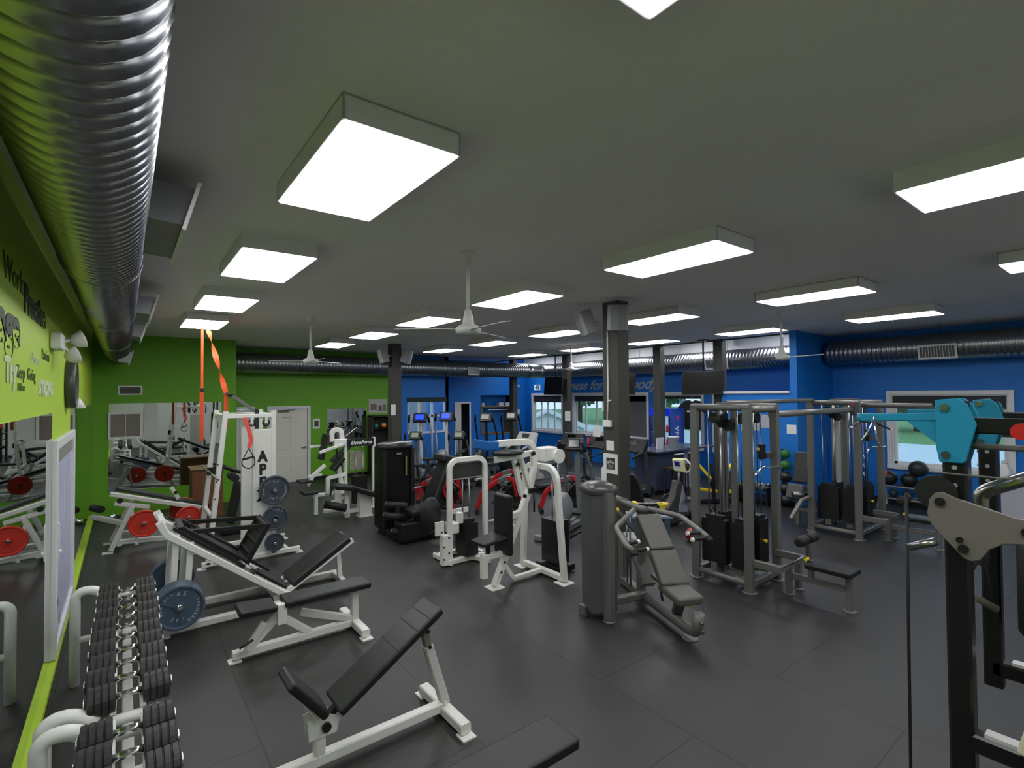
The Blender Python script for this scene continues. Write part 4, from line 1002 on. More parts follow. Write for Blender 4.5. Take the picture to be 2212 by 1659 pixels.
W('pulley_block', MB().box((4.0, 6.55, 0.66), (0.08, 0.1, 0.16)), WHITE, t, bevel=0.01)
W('chest_pad', MB().lathe([(0.0001, -0.06), (0.1, -0.055), (0.2, -0.03), (0.22, 0.0), (0.2, 0.03), (0.0001, 0.05)], Matrix.Translation((3.62, 6.75, 0.72)) @ Matrix.Diagonal((0.8, 1, 1.2, 1)) @ Matrix.Rotation(PI / 2, 4, 'X'), 26), BLACKPAD, t)
W('hook_handle', MB().tube([(4.46, 6.45, 0.56), (4.56, 6.4, 0.56), (4.57, 6.4, 0.49)], 0.014, 8, fil=0.03), WHITE, t)

# ---- white pec machine with blue arm pad
t = thing('selector_machine', 'white A-legged chest machine with bright blue arm pad and black seat', 'weight machine', (4.3, 5.4, 0))
YL, YR, XU = 5.82, 4.95, 4.63
W('rear_hoop', MB().bar([(XU, YL, 0.03), (XU - 0.02, YL - 0.1, 1.5), (XU - 0.02, YR + 0.12, 1.5), (XU, YR, 0.03)], 0.085, 0.07, up=(1, 0, 0), fil=0.2), WHITE, t)
W('front_leg', MB().bar([(3.82, 5.4, 0.02), (4.42, 5.4, 1.22)], 0.085, up=(0, 1, 0)), WHITE, t)
for a in ((XU, YL), (XU, YR), (3.82, 5.4)): foot_plate(t, a[0], a[1], WHITE, 0.2)
W('base_rail', MB().bar([(XU, YL, 0.06), (XU, YR, 0.06)], 0.075), WHITE, t)
W('base_link', MB().bar([(3.98, 5.4, 0.26), (4.12, 5.4, 0.05), (4.62, 5.4, 0.06)], 0.06, up=(0, 1, 0), fil=0.08), WHITE, t)
W('seat_arm', MB().bar([(3.62, 5.4, 0.42), (4.0, 5.4, 0.42)], 0.075, up=(0, 1, 0)), WHITE, t)
W('seat_post', MB().bar([(3.66, 5.4, 0.16), (3.66, 5.4, 0.44)], 0.085, up=(0, 1, 0)), WHITE, t)
W('seat_stem', MB().bar([(3.72, 5.4, 0.42), (3.72, 5.4, 0.6)], 0.05, up=(0, 1, 0)), BLACK, t)
W('seat', MB().box((3.74, 5.4, 0.63), (0.36, 0.32, 0.05), rot=(0, -0.12, 0)), BLACKPAD, t, bevel=0.02, seg=3)
W('backrest', MB().box((3.97, 5.4, 0.8), (0.09, 0.34, 0.78)), BLACKPAD, t, bevel=0.035, seg=3)
W('back_arm', MB().bar([(3.98, 5.4, 0.86), (4.24, 5.4, 0.9)], 0.08, up=(0, 1, 0)), WHITE, t)
W('back_arm', MB().bar([(3.98, 5.4, 0.72), (4.2, 5.4, 0.74)], 0.05, up=(0, 1, 0)), WHITE, t)
W('upper_column', MB().bar([(4.40, 5.4, 1.14), (4.5, 5.4, 1.5), (4.5, 5.4, 1.84), (4.05, 5.4, 1.86), (3.72, 5.4, 1.84)], 0.085, 0.075, up=(0, 1, 0), fil=0.16), WHITE, t)
W('column_brace', MB().bar([(4.40, 5.36, 1.2), (4.22, 5.36, 1.68), (4.0, 5.36, 1.72)], 0.06, up=(0, 1, 0), fil=0.03), WHITE, t)
W('arm_pad', MB().bar([(3.5, 5.38, 1.88), (3.68, 5.38, 1.845), (3.86, 5.38, 1.83)], 0.12, 0.09, up=(0, 1, 0)), mat('bright_blue_vinyl', (0, 96, 172), 0.45), t, bevel=0.015)
W('lower_arm', MB().bar([(3.7, 5.2, 1.68), (4.3, 5.2, 1.72)], 0.08, 0.06, up=(0, 1, 0)), WHITE, t)
W('lower_pad', MB().lathe([(0.0001, -0.03), (0.2, -0.03), (0.24, 0.0), (0.2, 0.03), (0.0001, 0.03)], Matrix.Translation((3.9, 5.2, 1.755)) @ Matrix.Diagonal((1.0, 0.7, 0.9, 1)), 26), BLACKPAD, t)
W('hanging_link', MB().bar([(4.0, 5.2, 1.66), (4.12, 5.2, 1.18)], 0.06, up=(0, 1, 0)), WHITE, t)
W('pivot_bolt', MB().cyl((4.28, 5.16, 1.72), (4.28, 5.13, 1.72), 0.028, 12), BLACK, t)
W('link_bolt', MB().cyl((4.02, 5.16, 1.6), (4.02, 5.13, 1.6), 0.024, 12), BLACK, t); W('link_bolt', MB().cyl((4.13, 5.16, 1.18), (4.13, 5.13, 1.18), 0.024, 12), BLACK, t)
W('cam_box', MB().box((4.72, 5.38, 1.66), (0.26, 0.2, 0.2)), WHITE, t, bevel=0.03)
W('cam_wheel', MB().cyl((4.84, 5.3, 1.63), (4.84, 5.24, 1.63), 0.1, 22), WHITE, t)
W('range_bracket', MB().box((4.42, 5.34, 1.19), (0.12, 0.04, 0.07)), BLACK, t, bevel=0.008)
W('range_handle', MB().cyl((4.44, 5.33, 1.16), (4.44, 5.33, 0.9), 0.014, 10), BLACK, t)
for k in (0.16, 0.26): bolt(t, (3.82 + 0.6 * k - 0.02, 5.355, 1.2 * k), (0, -1, 0), 0.016)
stack(t, 4.9, 5.42, 0.12, 0.72, 0.22, 0.34)
rods(t, ((4.85, 5.42), (4.97, 5.42)), 0.1, 1.5)
W('stack_base', MB().box((4.9, 5.42, 0.06), (0.34, 0.44, 0.08)), BLACK, t)
W('plate_guard', MB().tube([(4.92, 5.14, 0.5), (5.12, 5.05, 0.62), (5.2, 5.05, 0.3)], 0.02, 8, fil=0.08), BLACK, t)
# ================= right: grey chest press, cable stations, foreground rack
def pulley(parent, c, r, axis='y', m=None):
    c = V(c); d = V((0, 0.018, 0)) if axis == 'y' else V((0.018, 0, 0))
    M = Matrix.Translation(c - d) @ (d.to_track_quat('Z', 'Y').to_matrix().to_4x4())
    return W('pulley', MB().lathe([(0.012, 0), (r, 0), (r, 0.008), (r * 0.86, 0.016), (r * 0.86, 0.02), (r, 0.028), (r, 0.036), (0.012, 0.036)], M, 22, smooth=False), m or BLACK, parent)
def cable(parent, pts, r=0.005): return W('cable', MB().tube(pts, r, 6), BLACK, parent)
def gfoot(parent, x, y, s=0.12): W('foot_plate', MB().lathe([(s * 0.72, 0.0), (s * 0.72, 0.006), (s * 0.6, 0.014)], Matrix.Translation((x, y, 0)), 16), GREY, parent)

t = thing('chest_press', 'grey chest press with sloped grey backrest and tall rounded weight tower on its left', 'chest press machine', (4.7, 3.6, 0))
prof = [(-0.17, -0.12), (-0.11, -0.17), (0.05, -0.19), (0.14, -0.17), (0.17, -0.1), (0.17, 0.1), (0.12, 0.17), (-0.1, 0.18), (-0.16, 0.12)]
MT = Matrix.Translation((4.3, 4.02, 0)) @ Matrix.Rotation(-0.35, 4, 'Z')
b = MB(); b.prism(prof, 1.3, MT @ Matrix.Translation((0, 0, 0.73))); W('tower_shroud', b, SHROUD, t, bevel=0.01)
b = MB(); vs = []
ring = [(1.05, 1.38), (1.12, 1.42), (1.0, 1.46), (0.6, 1.495), (0.0001, 1.5)]
for s, z in ring: vs += [MT @ V((x * s * 1.02, y * s * 1.02, z)) for x, y in prof]
n = len(prof); fs = [(i * n + j, i * n + (j + 1) % n, (i + 1) * n + (j + 1) % n, (i + 1) * n + j) for i in range(len(ring) - 1) for j in range(n)]
b.add(vs, fs, True); W('tower_cap', b, mat('glossy_grey_cap', (66, 66, 66), 0.3), t)
p = MT @ V((0.02, -0.2, 0))
W('tower_post', MB().bar([(p.x, p.y, 0.02), (p.x, p.y, 1.4)], 0.1, up=(1, 0, 0)), GREY, t); gfoot(t, p.x, p.y, 0.1)
p = MT @ V((-0.17, 0.03, 0)); W('tower_foot', MB().box((p.x, p.y, 0.06), (0.09, 0.1, 0.12)), GREY, t, bevel=0.01)
W('cross_beam', MB().bar([(4.42, 3.98, 0.12), (4.92, 3.86, 0.12)], 0.08), GREY, t)
W('floor_beam', MB().tube([(4.92, 3.9, 0.1), (4.58, 3.06, 0.1), (4.53, 2.93, 0.12), (4.52, 2.9, 0.32)], 0.055, 14, fil=0.1), GREY, t)
W('end_cap_bolt', MB().cyl((4.5, 2.86, 0.24), (4.49, 2.84, 0.24), 0.018, 10), STEEL, t); W('end_cap_bolt', MB().cyl((4.5, 2.86, 0.16), (4.49, 2.84, 0.16), 0.018, 10), STEEL, t)
gfoot(t, 4.6, 3.05, 0.12)
W('seat_post', MB().bar([(4.72, 3.3, 0.12), (4.56, 3.12, 0.42)], 0.1, 0.07, up=(0, 0, 1)), DGREY, t)
W('seat_support', MB().bar([(4.85, 3.7, 0.4), (4.5, 3.05, 0.40)], 0.05, 0.04), DGREY, t)
dirv = V((-0.36, -0.93, 0)).normalized(); side = V((0.93, -0.36, 0)).normalized()
b = MB(); slab(b, V((4.64, 3.32, 0.5)), V((4.50, 2.96, 0.46)), 0.3, 0.09, side=side); W('seat', b, GREYPAD, t, bevel=0.03, seg=3)
b = MB(); slab(b, V((4.86, 3.76, 1.10)), V((4.73, 3.46, 0.79)), 0.3, 0.08, side=side); W('backrest', b, GREYPAD, t, bevel=0.025, seg=3)
b = MB(); slab(b, V((4.73, 3.455, 0.785)), V((4.60, 3.20, 0.50)), 0.33, 0.09, side=side); W('lower_backrest', b, GREYPAD, t, bevel=0.03, seg=3)
W('seat_knob', MB().sphere((4.55, 3.02, 0.36), 0.022), YELLOW, t)
W('back_column', MB().bar([(4.95, 3.95, 0.1), (4.98, 3.95, 1.12)], 0.1, 0.08, up=(0, 1, 0)), GREY, t)
W('rear_frame', MB().bar([(5.22, 4.45, 0.06), (5.0, 3.95, 0.06)], 0.1), GREY, t)
W('rear_frame', MB().bar([(5.22, 4.45, 0.06), (5.22, 4.45, 0.6), (5.02, 4.0, 0.62)], 0.09, up=(0, 1, 0), fil=0.04), GREY, t)
W('counterweight_arm', MB().bar([(5.2, 4.35, 0.66), (5.0, 4.0, 0.5), (4.9, 3.8, 0.25)], 0.16, 0.1, up=(0, 0, 1), fil=0.12), GREY, t)
for k in range(3): W('vent_slot', MB().box((5.0 + 0.03 * k, 3.93 + 0.045 * k, 0.575 + 0.022 * k), (0.08, 0.014, 0.01), rot=(0.35, 0.0, 0.3)), mat('pale_slot', (200, 200, 196), 0.4), t)
W('top_bracket', MB().tube([(4.62, 4.12, 1.26), (4.9, 3.94, 1.12), (5.1, 3.86, 1.06)], 0.045, 12), GREY, t)
W('top_bracket', MB().tube([(4.5, 4.2, 1.32), (4.8, 4.02, 1.18)], 0.05, 12), GREY, t)
W('yellow_stop', MB().cyl((4.88, 3.98, 1.16), (4.88, 3.98, 1.20), 0.03, 12), YELLOW, t); W('yellow_stop', MB().sphere((4.66, 4.06, 1.12), 0.03), YELLOW, t)
W('press_arm', MB().tube([(4.72, 3.86, 1.14), (4.20, 3.68, 1.06), (4.08, 3.44, 0.95), (4.10, 3.36, 0.90)], 0.032, 12, fil=0.08), GREY, t)
W('press_arm', MB().tube([(4.98, 3.86, 1.12), (5.28, 3.62, 1.03), (5.10, 3.26, 0.97), (5.0, 3.08, 0.94)], 0.032, 12, fil=0.08), GREY, t)
for (a, b_) in (((4.10, 3.38, 0.90), (4.26, 3.33, 0.90)), ((4.08, 3.46, 0.955), (4.23, 3.42, 0.96))):
    g = W('grip', MB().cyl(a, b_, 0.02, 12), RUBBER, t); W('grip_end', MB().cyl(b_, V(b_) + (V(b_) - V(a)).normalized() * 0.03, 0.022, 12), WHITEP, g)
for (a, b_) in (((5.0, 3.09, 0.94), (4.85, 3.16, 0.93)), ((5.06, 3.19, 0.96), (4.90, 3.25, 0.97))):
    g = W('grip', MB().cyl(a, b_, 0.02, 12), RUBBER, t); W('grip_end', MB().cyl(b_, V(b_) + (V(b_) - V(a)).normalized() * 0.03, 0.022, 12), WHITEP, g)
for q in ((4.10, 3.36, 0.90), (5.0, 3.08, 0.94)): W('arm_stop', MB().cyl(V(q), V(q) + V((0.0, -0.02, -0.04)), 0.04, 14), RUBBER, t)
W('side_link', MB().bar([(4.48, 4.1, 1.3), (4.9, 4.0, 0.85)], 0.05, 0.03, up=(0, 1, 0)), GREY, t)
rods(t, ((5.04, 4.18), (5.1, 4.28)), 0.1, 1.0)
W('crank_bar', MB().bar([(4.75, 3.55, 0.45), (4.55, 3.35, 0.30)], 0.03, 0.015), STEEL, t)

# ---- cable stations
def cable_station(label, X0, X1, Y0, Y1, loc):
    t = thing('cable_station', label, 'cable machine', loc)
    hz = 2.32; kx = (X1 - X0) / 1.05
    for x in (X0, X1):
        for y in (Y0, Y1):
            W('upright', MB().bar([(x, y, 0.012), (x, y, hz)], 0.105, 0.075, up=(1, 0, 0)), GREY, t); gfoot(t, x, y, 0.13)
    for y in (Y0, Y1):
        W('top_beam', MB().tube([(X0, y, hz - 0.04), (X1, y, hz - 0.04)], 0.045, 12), GREY, t)
        W('base_beam', MB().bar([(X0, y, 0.1), (X1, y, 0.1)], 0.07), GREY, t)
    for x in (X0, X1):
        W('top_beam', MB().tube([(x, Y0 - 0.04, hz - 0.01), (x, Y1 + 0.04, hz - 0.01)], 0.045, 12), GREY, t)
        W('base_beam', MB().tube([(x, Y0, 0.1), (x, Y1, 0.1)], 0.04, 12), GREY, t)
    xm, ym = (X0 + X1) / 2, (Y0 + Y1) / 2
    W('centre_post', MB().bar([(xm, ym, 0.1), (xm, ym, hz)], 0.08, 0.06, up=(1, 0, 0)), GREY, t)
    W('centre_beam', MB().bar([(X0, ym, hz + 0.03), (X1, ym, hz + 0.03)], 0.09, 0.05), GREY, t)
    BK = mat('stack_black', (24, 24, 25), 0.45)
    for (sx, sy, w_, d_, pin, fc) in ((xm - 0.33 * kx, ym + 0.16, 0.12, 0.34, None, None), (xm + 0.31 * kx, Y0 + 0.17, 0.30 * kx + 0.04, 0.15, 0.52, (0, -1)), (xm - 0.21 * kx, Y0 + 0.2, 0.30 * kx + 0.08, 0.15, None, None), (xm + 0.12 * kx, Y1 - 0.18, 0.3, 0.15, None, None)):
        s_ = stack(t, sx, sy, 0.22, 0.80, w_, d_, BK, 14, pin, fc or (0, -1))
        W('stack_cap', MB().box((sx, sy, 0.83), (w_ * 0.7, d_ * 0.7, 0.05)), BK, s_)
        dx, dy = (0.0, 0.09) if w_ < d_ else (0.09, 0.0)
        rods(t, ((sx - dx, sy - dy), (sx + dx, sy + dy)), 0.12, hz - 0.05, 0.01)
        cable(t, [(sx, sy, 0.85), (sx, sy, hz - 0.12)])
        pulley(t, (sx, sy, hz - 0.16), 0.075, 'y' if w_ > d_ else 'x')
        for ex in (-1, 1):
            W('stack_bracket', MB().box((sx + ex * w_ * 0.35, sy, 0.18), (0.05, 0.09, 0.1)), GREY, s_)
    W('carriage', MB().box((xm + 0.1, Y0 + 0.05, 1.72), (0.09, 0.07, 0.2)), BLACK, t, bevel=0.01)
    W('carriage', MB().box((xm + 0.26, Y0 + 0.05, 1.66), (0.13, 0.06, 0.08)), DGREY, t, bevel=0.01)
    W('pull_knob', MB().sphere((xm - 0.06, Y0 + 0.02, 1.76), 0.025), mat('tan_knob', (176, 140, 60), 0.5), t)
    W('straight_bar', MB().tube([(xm - 0.3, Y0 - 0.05, 1.45), (xm - 0.1, Y0 - 0.05, 1.54), (xm + 0.6 * kx, Y0 - 0.05, 1.5)], 0.014, 10), CHROME, t)
    pulley(t, (X0 + 0.16, Y1 - 0.3, hz - 0.2), 0.09, 'y'); pulley(t, (X0 + 0.24, Y1 - 0.35, hz - 0.26), 0.08, 'x')
    # pulldown seat to the -Y side
    W('ledge_frame', MB().bar([(X0 + 0.02, Y0, 0.37), (X0 + 0.02, Y0 - 0.36, 0.37), (X0 + 0.68, Y0 - 0.36, 0.37), (X0 + 0.68, Y0, 0.37)], 0.06, 0.09), GREY, t)
    for x in (X0 + 0.34, X0 + 0.60):
        W('ledge_leg', MB().bar([(x, Y0 - 0.32, 0.01), (x, Y0 - 0.32, 0.34)], 0.07, up=(1, 0, 0)), GREY, t); gfoot(t, x, Y0 - 0.32, 0.09)
    xs = X0 + 0.34
    W('seat_beam', MB().bar([(xs, Y0 - 0.34, 0.24), (xs, Y0 - 0.98, 0.24)], 0.05, 0.07), GREY, t)
    W('seat_leg', MB().bar([(xs, Y0 - 0.98, 0.01), (xs, Y0 - 0.98, 0.4)], 0.06, up=(1, 0, 0)), GREY, t); gfoot(t, xs, Y0 - 0.98, 0.1)
    W('seat_riser', MB().bar([(xs, Y0 - 0.58, 0.24), (xs, Y0 - 0.58, 0.48)], 0.06, up=(1, 0, 0)), GREY, t)
    W('seat', MB().box((xs, Y0 - 0.81, 0.44), (0.32, 0.5, 0.07)), BLACKPAD, t, bevel=0.025, seg=3)
    W('roller_post', MB().bar([(xs, Y0 - 0.56, 0.44), (xs, Y0 - 0.54, 0.72)], 0.04, up=(1, 0, 0)), STEEL, t)
    for s in (-1, 1): W('thigh_roller', MB().lathe([(0.03, 0), (0.055, 0.008), (0.06, 0.03), (0.06, 0.17), (0.055, 0.192), (0.03, 0.2)], Matrix.Translation((xs + s * 0.025, Y0 - 0.54, 0.72)) @ Matrix.Rotation(s * PI / 2, 4, 'Y'), 18), RUBBER, t)
    W('roller_knob', MB().cyl((xs - 0.03, Y0 - 0.56, 0.5), (xs - 0.1, Y0 - 0.56, 0.5), 0.02, 10), YELLOW, t)
    return t
c1 = cable_station('grey cable station with black stacks, standing just right of the chest press', 6.23, 6.95, 3.28, 4.02, (6.6, 3.6, 0))
c2 = cable_station('grey cable station standing farther back beside the right wall window', 9.86, 10.96, 3.28, 4.02, (10.4, 3.6, 0))
W('overhead_arm', MB().tube([(10.0, 3.28, 2.27), (10.0, 2.3, 2.27)], 0.04, 12), GREY, c2); pulley(c2, (10.0, 2.32, 2.2), 0.07, 'x', DGREY)
W('pale_shroud', MB().box((10.45, 3.75, 1.5), (0.3, 0.06, 1.3)), mat('pale_shroud', (168, 168, 166), 0.5), c2, bevel=0.01)
W('leg_roller', MB().cyl((9.95, 4.12, 0.62), (9.75, 4.3, 0.62), 0.055, 14), STEEL, c2)
W('foot_arm', MB().bar([(9.45, 4.2, 0.25), (9.65, 4.1, 0.56), (9.9, 4.02, 0.62)], 0.06, up=(0, 1, 0)), GREY, c2)
W('row_backrest', MB().box((10.35, 4.38, 1.05), (0.1, 0.26, 0.6), rot=(0, 0.25, 0)), BLACKPAD, c2, bevel=0.03, seg=3)
W('row_seat', MB().box((10.12, 4.36, 0.6), (0.34, 0.3, 0.28), rot=(0, 0.3, 0)), SHROUD, c2, bevel=0.03)
W('row_leg', MB().bar([(10.1, 4.36, 0.0), (10.1, 4.36, 0.5)], 0.07, up=(0, 1, 0)), GREY, c2)
W('row_link', MB().bar([(10.1, 4.36, 0.3), (10.1, 4.02, 0.3)], 0.06), GREY, c2)
for z in (1.1, 1.25, 1.4): W('chain_clip', MB().tube([(9.95 + 0.025 * math.cos(a), 3.22, z + 0.03 * math.sin(a)) for a in [2 * PI * k / 10 for k in range(10)]], 0.007, 6, closed=True), CHROME, c2)
t = thing('crossover_beam', 'pair of grey overhead tubes joining the two cable stations', 'overhead beam', (8.5, 3.7, 2.3))
W('tube', MB().tube([(6.95, 3.98, 2.35), (9.86, 3.98, 2.35)], 0.035, 12), GREY, t)
W('tube', MB().tube([(6.9, 3.3, 2.2), (9.7, 3.3, 2.2)], 0.045, 12), GREY, t)
W('end_plate', MB().box((9.75, 3.28, 2.22), (0.2, 0.09, 0.2)), DGREY, t, bevel=0.01)
W('red_label', MB().box((9.62, 3.25, 2.29), (0.16, 0.02, 0.05)), mat('dull_red', (150, 44, 52), 0.5), t)
t = thing('pulldown_bar', 'bent dark pulldown bar hanging in front of the farther cable station', 'pulldown bar', (9.8, 3.0, 1.95))
W('bar', MB().tube([(9.45, 3.22, 1.92), (9.55, 3.16, 2.0), (9.95, 3.06, 1.98), (10.25, 2.92, 1.86)], 0.016, 10, fil=0.08), mat('gunmetal', (88, 88, 90), 0.3, metal=0.6), t)
W('hook', MB().tube([(9.75, 3.1, 2.0), (9.75, 3.12, 2.14)], 0.012, 8), CHROME, t)
for q in ((9.45, 3.22, 1.92), (10.25, 2.92, 1.86)): W('end_cap', MB().sphere(q, 0.022), WHITEP, t)

# ---- foreground rack (cyan brackets, grey pivot plate)
CYAN = mat('cyan_powder_coat', (22, 138, 176), 0.4, noise=0.03)
RB = mat('satin_black_steel', (20, 20, 21), 0.3)
t = thing('power_rack', 'black rack with cyan top brackets and grey pivot plate, cut off at the right edge', 'power rack', (2.6, 0.5, 0))
p1, p2 = (2.62, 0.53), (3.40, 0.565)
W('upright', MB().bar([(p1[0], p1[1], 0.0), (p1[0], p1[1], 2.46)], 0.076, up=(1, 0, 0)), RB, t)
W('upright', MB().bar([(p2[0], p2[1], 1.06), (p2[0], p2[1], 2.46)], 0.07, up=(1, 0, 0)), RB, t)
W('rear_upright', MB().bar([(p1[0], -0.6, 0.0), (p1[0], -0.6, 2.46)], 0.076, up=(1, 0, 0)), RB, t); W('rear_upright', MB().bar([(p2[0], -0.6, 0.0), (p2[0], -0.6, 2.46)], 0.076, up=(1, 0, 0)), RB, t)
for q in (p1, p2):
    x, y = q
    for z in (2.2, 2.13, 2.06, 1.99, 1.92): W('hole', MB().cyl((x - 0.02, y + 0.0385, z), (x - 0.02, y + 0.0395, z), 0.009, 10).cyl((x - 0.0385, y, z), (x - 0.0395, y, z), 0.009, 10), mat('pale_hole', (150, 152, 156), 0.5), t)
    k = 1.0 if q is p1 else 0.9
    poly = [(-0.085, 0.14), (0.03, 0.15), (0.075, 0.115), (0.10, 0.05), (0.115, 0.02), (0.06, -0.16), (0.045, -0.175), (-0.07, -0.175), (-0.085, -0.1)]
    for sx in (-1, 1):
        W('bracket_plate', MB().prism([(a * k * 0.62, b_ * k * 0.78) for a, b_ in poly], 0.01, frame((x + sx * 0.045, y, 2.355), (0, -1, 0), (0, 0, 1))), CYAN, t, bevel=0.003, seg=1)
    for (dy, dz_) in ((0.022, 0.08), (0.022, -0.105)):
        W('bolt', MB().cyl((x - 0.05, y + dy, 2.355 + dz_), (x - 0.064, y + dy, 2.355 + dz_), 0.014, 8), STEEL, t)
    W('bracket_arm', MB().bar([(x, y + 0.045, 2.395), (x + 0.01, y + 0.32, 2.385)], 0.045, 0.032), CYAN, t)
    W('arm_gusset', MB().prism([(0.0, 0.0), (0.11, 0.0), (0.0, -0.10)], 0.012, frame((x - 0.01, y + 0.05, 2.38), (0, 1, 0), (0, 0, 1))), CYAN, t)
    W('side_beam', MB().bar([(x, y - 0.05, 2.365), (x, -0.6, 2.365)], 0.05, 0.06), RB, t)
    W('spotter_arm', MB().bar([(x, y + 0.0, 1.15), (x, -0.6, 1.15)], 0.07, 0.07), RB, t)
    W('arm_liner', MB().box((x, y - 0.34, 1.192), (0.05, 0.55, 0.014)), mat('pale_liner', (196, 196, 194), 0.4), t)
    W('thin_bar', MB().tube([(x, y - 0.05, 2.285), (x, -0.6, 2.285)], 0.012, 8), GREY, t)
W('arm_tip', MB().cyl((2.63, 0.84, 2.384), (2.63, 0.87, 2.384), 0.02, 14), CYAN, t)
W('red_end', MB().cyl((2.575, 0.34, 2.35), (2.585, 0.34, 2.35), 0.03, 16), RED, t)
W('spring_clip', MB().tube([(2.6, 0.80, 2.39), (2.57, 0.80, 2.36), (2.56, 0.82, 2.31), (2.54, 0.84, 2.27)], 0.004, 6).tube([(2.6, 0.8, 2.39), (2.59, 0.79, 2.30), (2.6, 0.78, 2.26), (2.615, 0.78, 2.26)], 0.004, 6), CHROME, t)
W('rack_hook', MB().box((2.57, 0.33, 1.25), (0.05, 0.06, 0.12), rot=(0.25, 0, 0)), mat('cream_block', (222, 216, 190), 0.5), t, bevel=0.01)
GP = mat('warm_grey_plate', (112, 106, 100), 0.45, noise=0.03)
cat_ = [(0.075, 0.115), (0.05, 0.12), (0.028, 0.10), (0.018, 0.06), (0.0, -0.02), (0.015, -0.065), (0.06, -0.12)]
pl = [(0.01, 0.02), (0.018, 0.075), (0.035, 0.10), (0.06, 0.108), (0.10, 0.09), (0.26, 0.045), (0.40, 0.03), (0.40, -0.06), (0.29, -0.045), (0.23, -0.055), (0.19, -0.085), (0.165, -0.128), (0.14, -0.14), (0.115, -0.132), (0.06, -0.07), (0.02, -0.02)]
W('pivot_plate', MB().prism(pl, 0.014, frame((2.53, 0.615, 2.0), (0, -1, 0), (0, 0, 1))), GP, t, bevel=0.004)
for (a, b_, r) in ((0.052, 0.07, 0.017), (0.108, -0.065, 0.011), (0.118, -0.098, 0.017), (0.29, 0.0, 0.016)):
    W('plate_bolt', MB().cyl((2.525, 0.615 - a, 2.0 + b_), (2.512, 0.615 - a, 2.0 + b_), r, 8), BLACK, t)
pulley(t, (2.58, 0.585, 2.095), 0.068, 'x', RUBBER)
W('peg', MB().cyl((2.52, 0.575, 1.915), (2.50, 0.66, 1.875), 0.016, 14), STEEL, t)
W('hanging_cable', MB().tube([(2.58, 0.685, 2.08), (2.585, 0.69, 1.5), (2.57, 0.69, 0.9), (2.56, 0.7, 0.25)], 0.006, 8), RUBBER, t)
W('taut_cable', MB().tube([(2.58, 0.60, 2.175), (2.6, -0.5, 2.17)], 0.004, 6), GREY, t)
W('bent_tube', MB().tube([(2.95, 0.52, 1.75), (2.95, 0.52, 2.06), (2.95, 0.30, 2.18)], 0.028, 12, fil=0.05), STEEL, t)
W('weight_guard', MB().lathe([(0.09, 0.0), (0.11, 0.03), (0.11, 0.42), (0.08, 0.46)], Matrix.Translation((3.35, 0.36, 1.35)), 18), RUBBER, t)
W('guard_arm', MB().bar([(3.35, 0.36, 1.82), (3.44, 0.54, 1.86)], 0.05), RB, t)
t = thing('cable_attachment', 'small grey grip on a dark strap hanging from a chain clip at the right edge', 'cable attachment', (3.25, 0.56, 1.85))
for k in range(3): W('chain_link', MB().tube([(3.28 + 0.004 * k + 0.016 * math.cos(a) * (k % 2), 0.58 + 0.016 * math.cos(a) * ((k + 1) % 2), 1.84 - 0.045 * k + 0.03 * math.sin(a)) for a in [2 * PI * q / 12 for q in range(12)]], 0.006, 6, closed=True), CHROME, t)
W('hanger', MB().tube([(3.28, 0.58, 1.86), (3.40, 0.555, 1.9)], 0.006, 6), CHROME, t)
W('strap', MB().tube([(3.285, 0.58, 1.72), (3.23, 0.64, 1.56), (3.23, 0.64, 1.54)], 0.008, 8), BWEB, t)
W('strap', MB().tube([(3.285, 0.58, 1.72), (3.30, 0.56, 1.6), (3.30, 0.54, 1.47)], 0.006, 8), BWEB, t)
W('grip', MB().cyl((3.22, 0.645, 1.54), (3.30, 0.535, 1.46), 0.017, 12), mat('grey_grip', (112, 108, 104), 0.5), t)
# ================= cardio and free-standing equipment
SILVER = mat('silver_plastic', (150, 152, 156), 0.35, metal=0.3)
CONS = mat('console_black', (30, 31, 33), 0.4)
SCREEN = mat('dark_screen', (14, 15, 18), 0.15)
LIT = mat('lit_blue_screen', (30, 70, 235), 0.4, emit=1.0)
TREAD = mat('treadmill_grey', (58, 60, 62), 0.5)
def local(o):  # geometry in the thing's own frame
    return lambda n, b, m, **k: obj(n, b, m, k.pop('parent', o), **k)

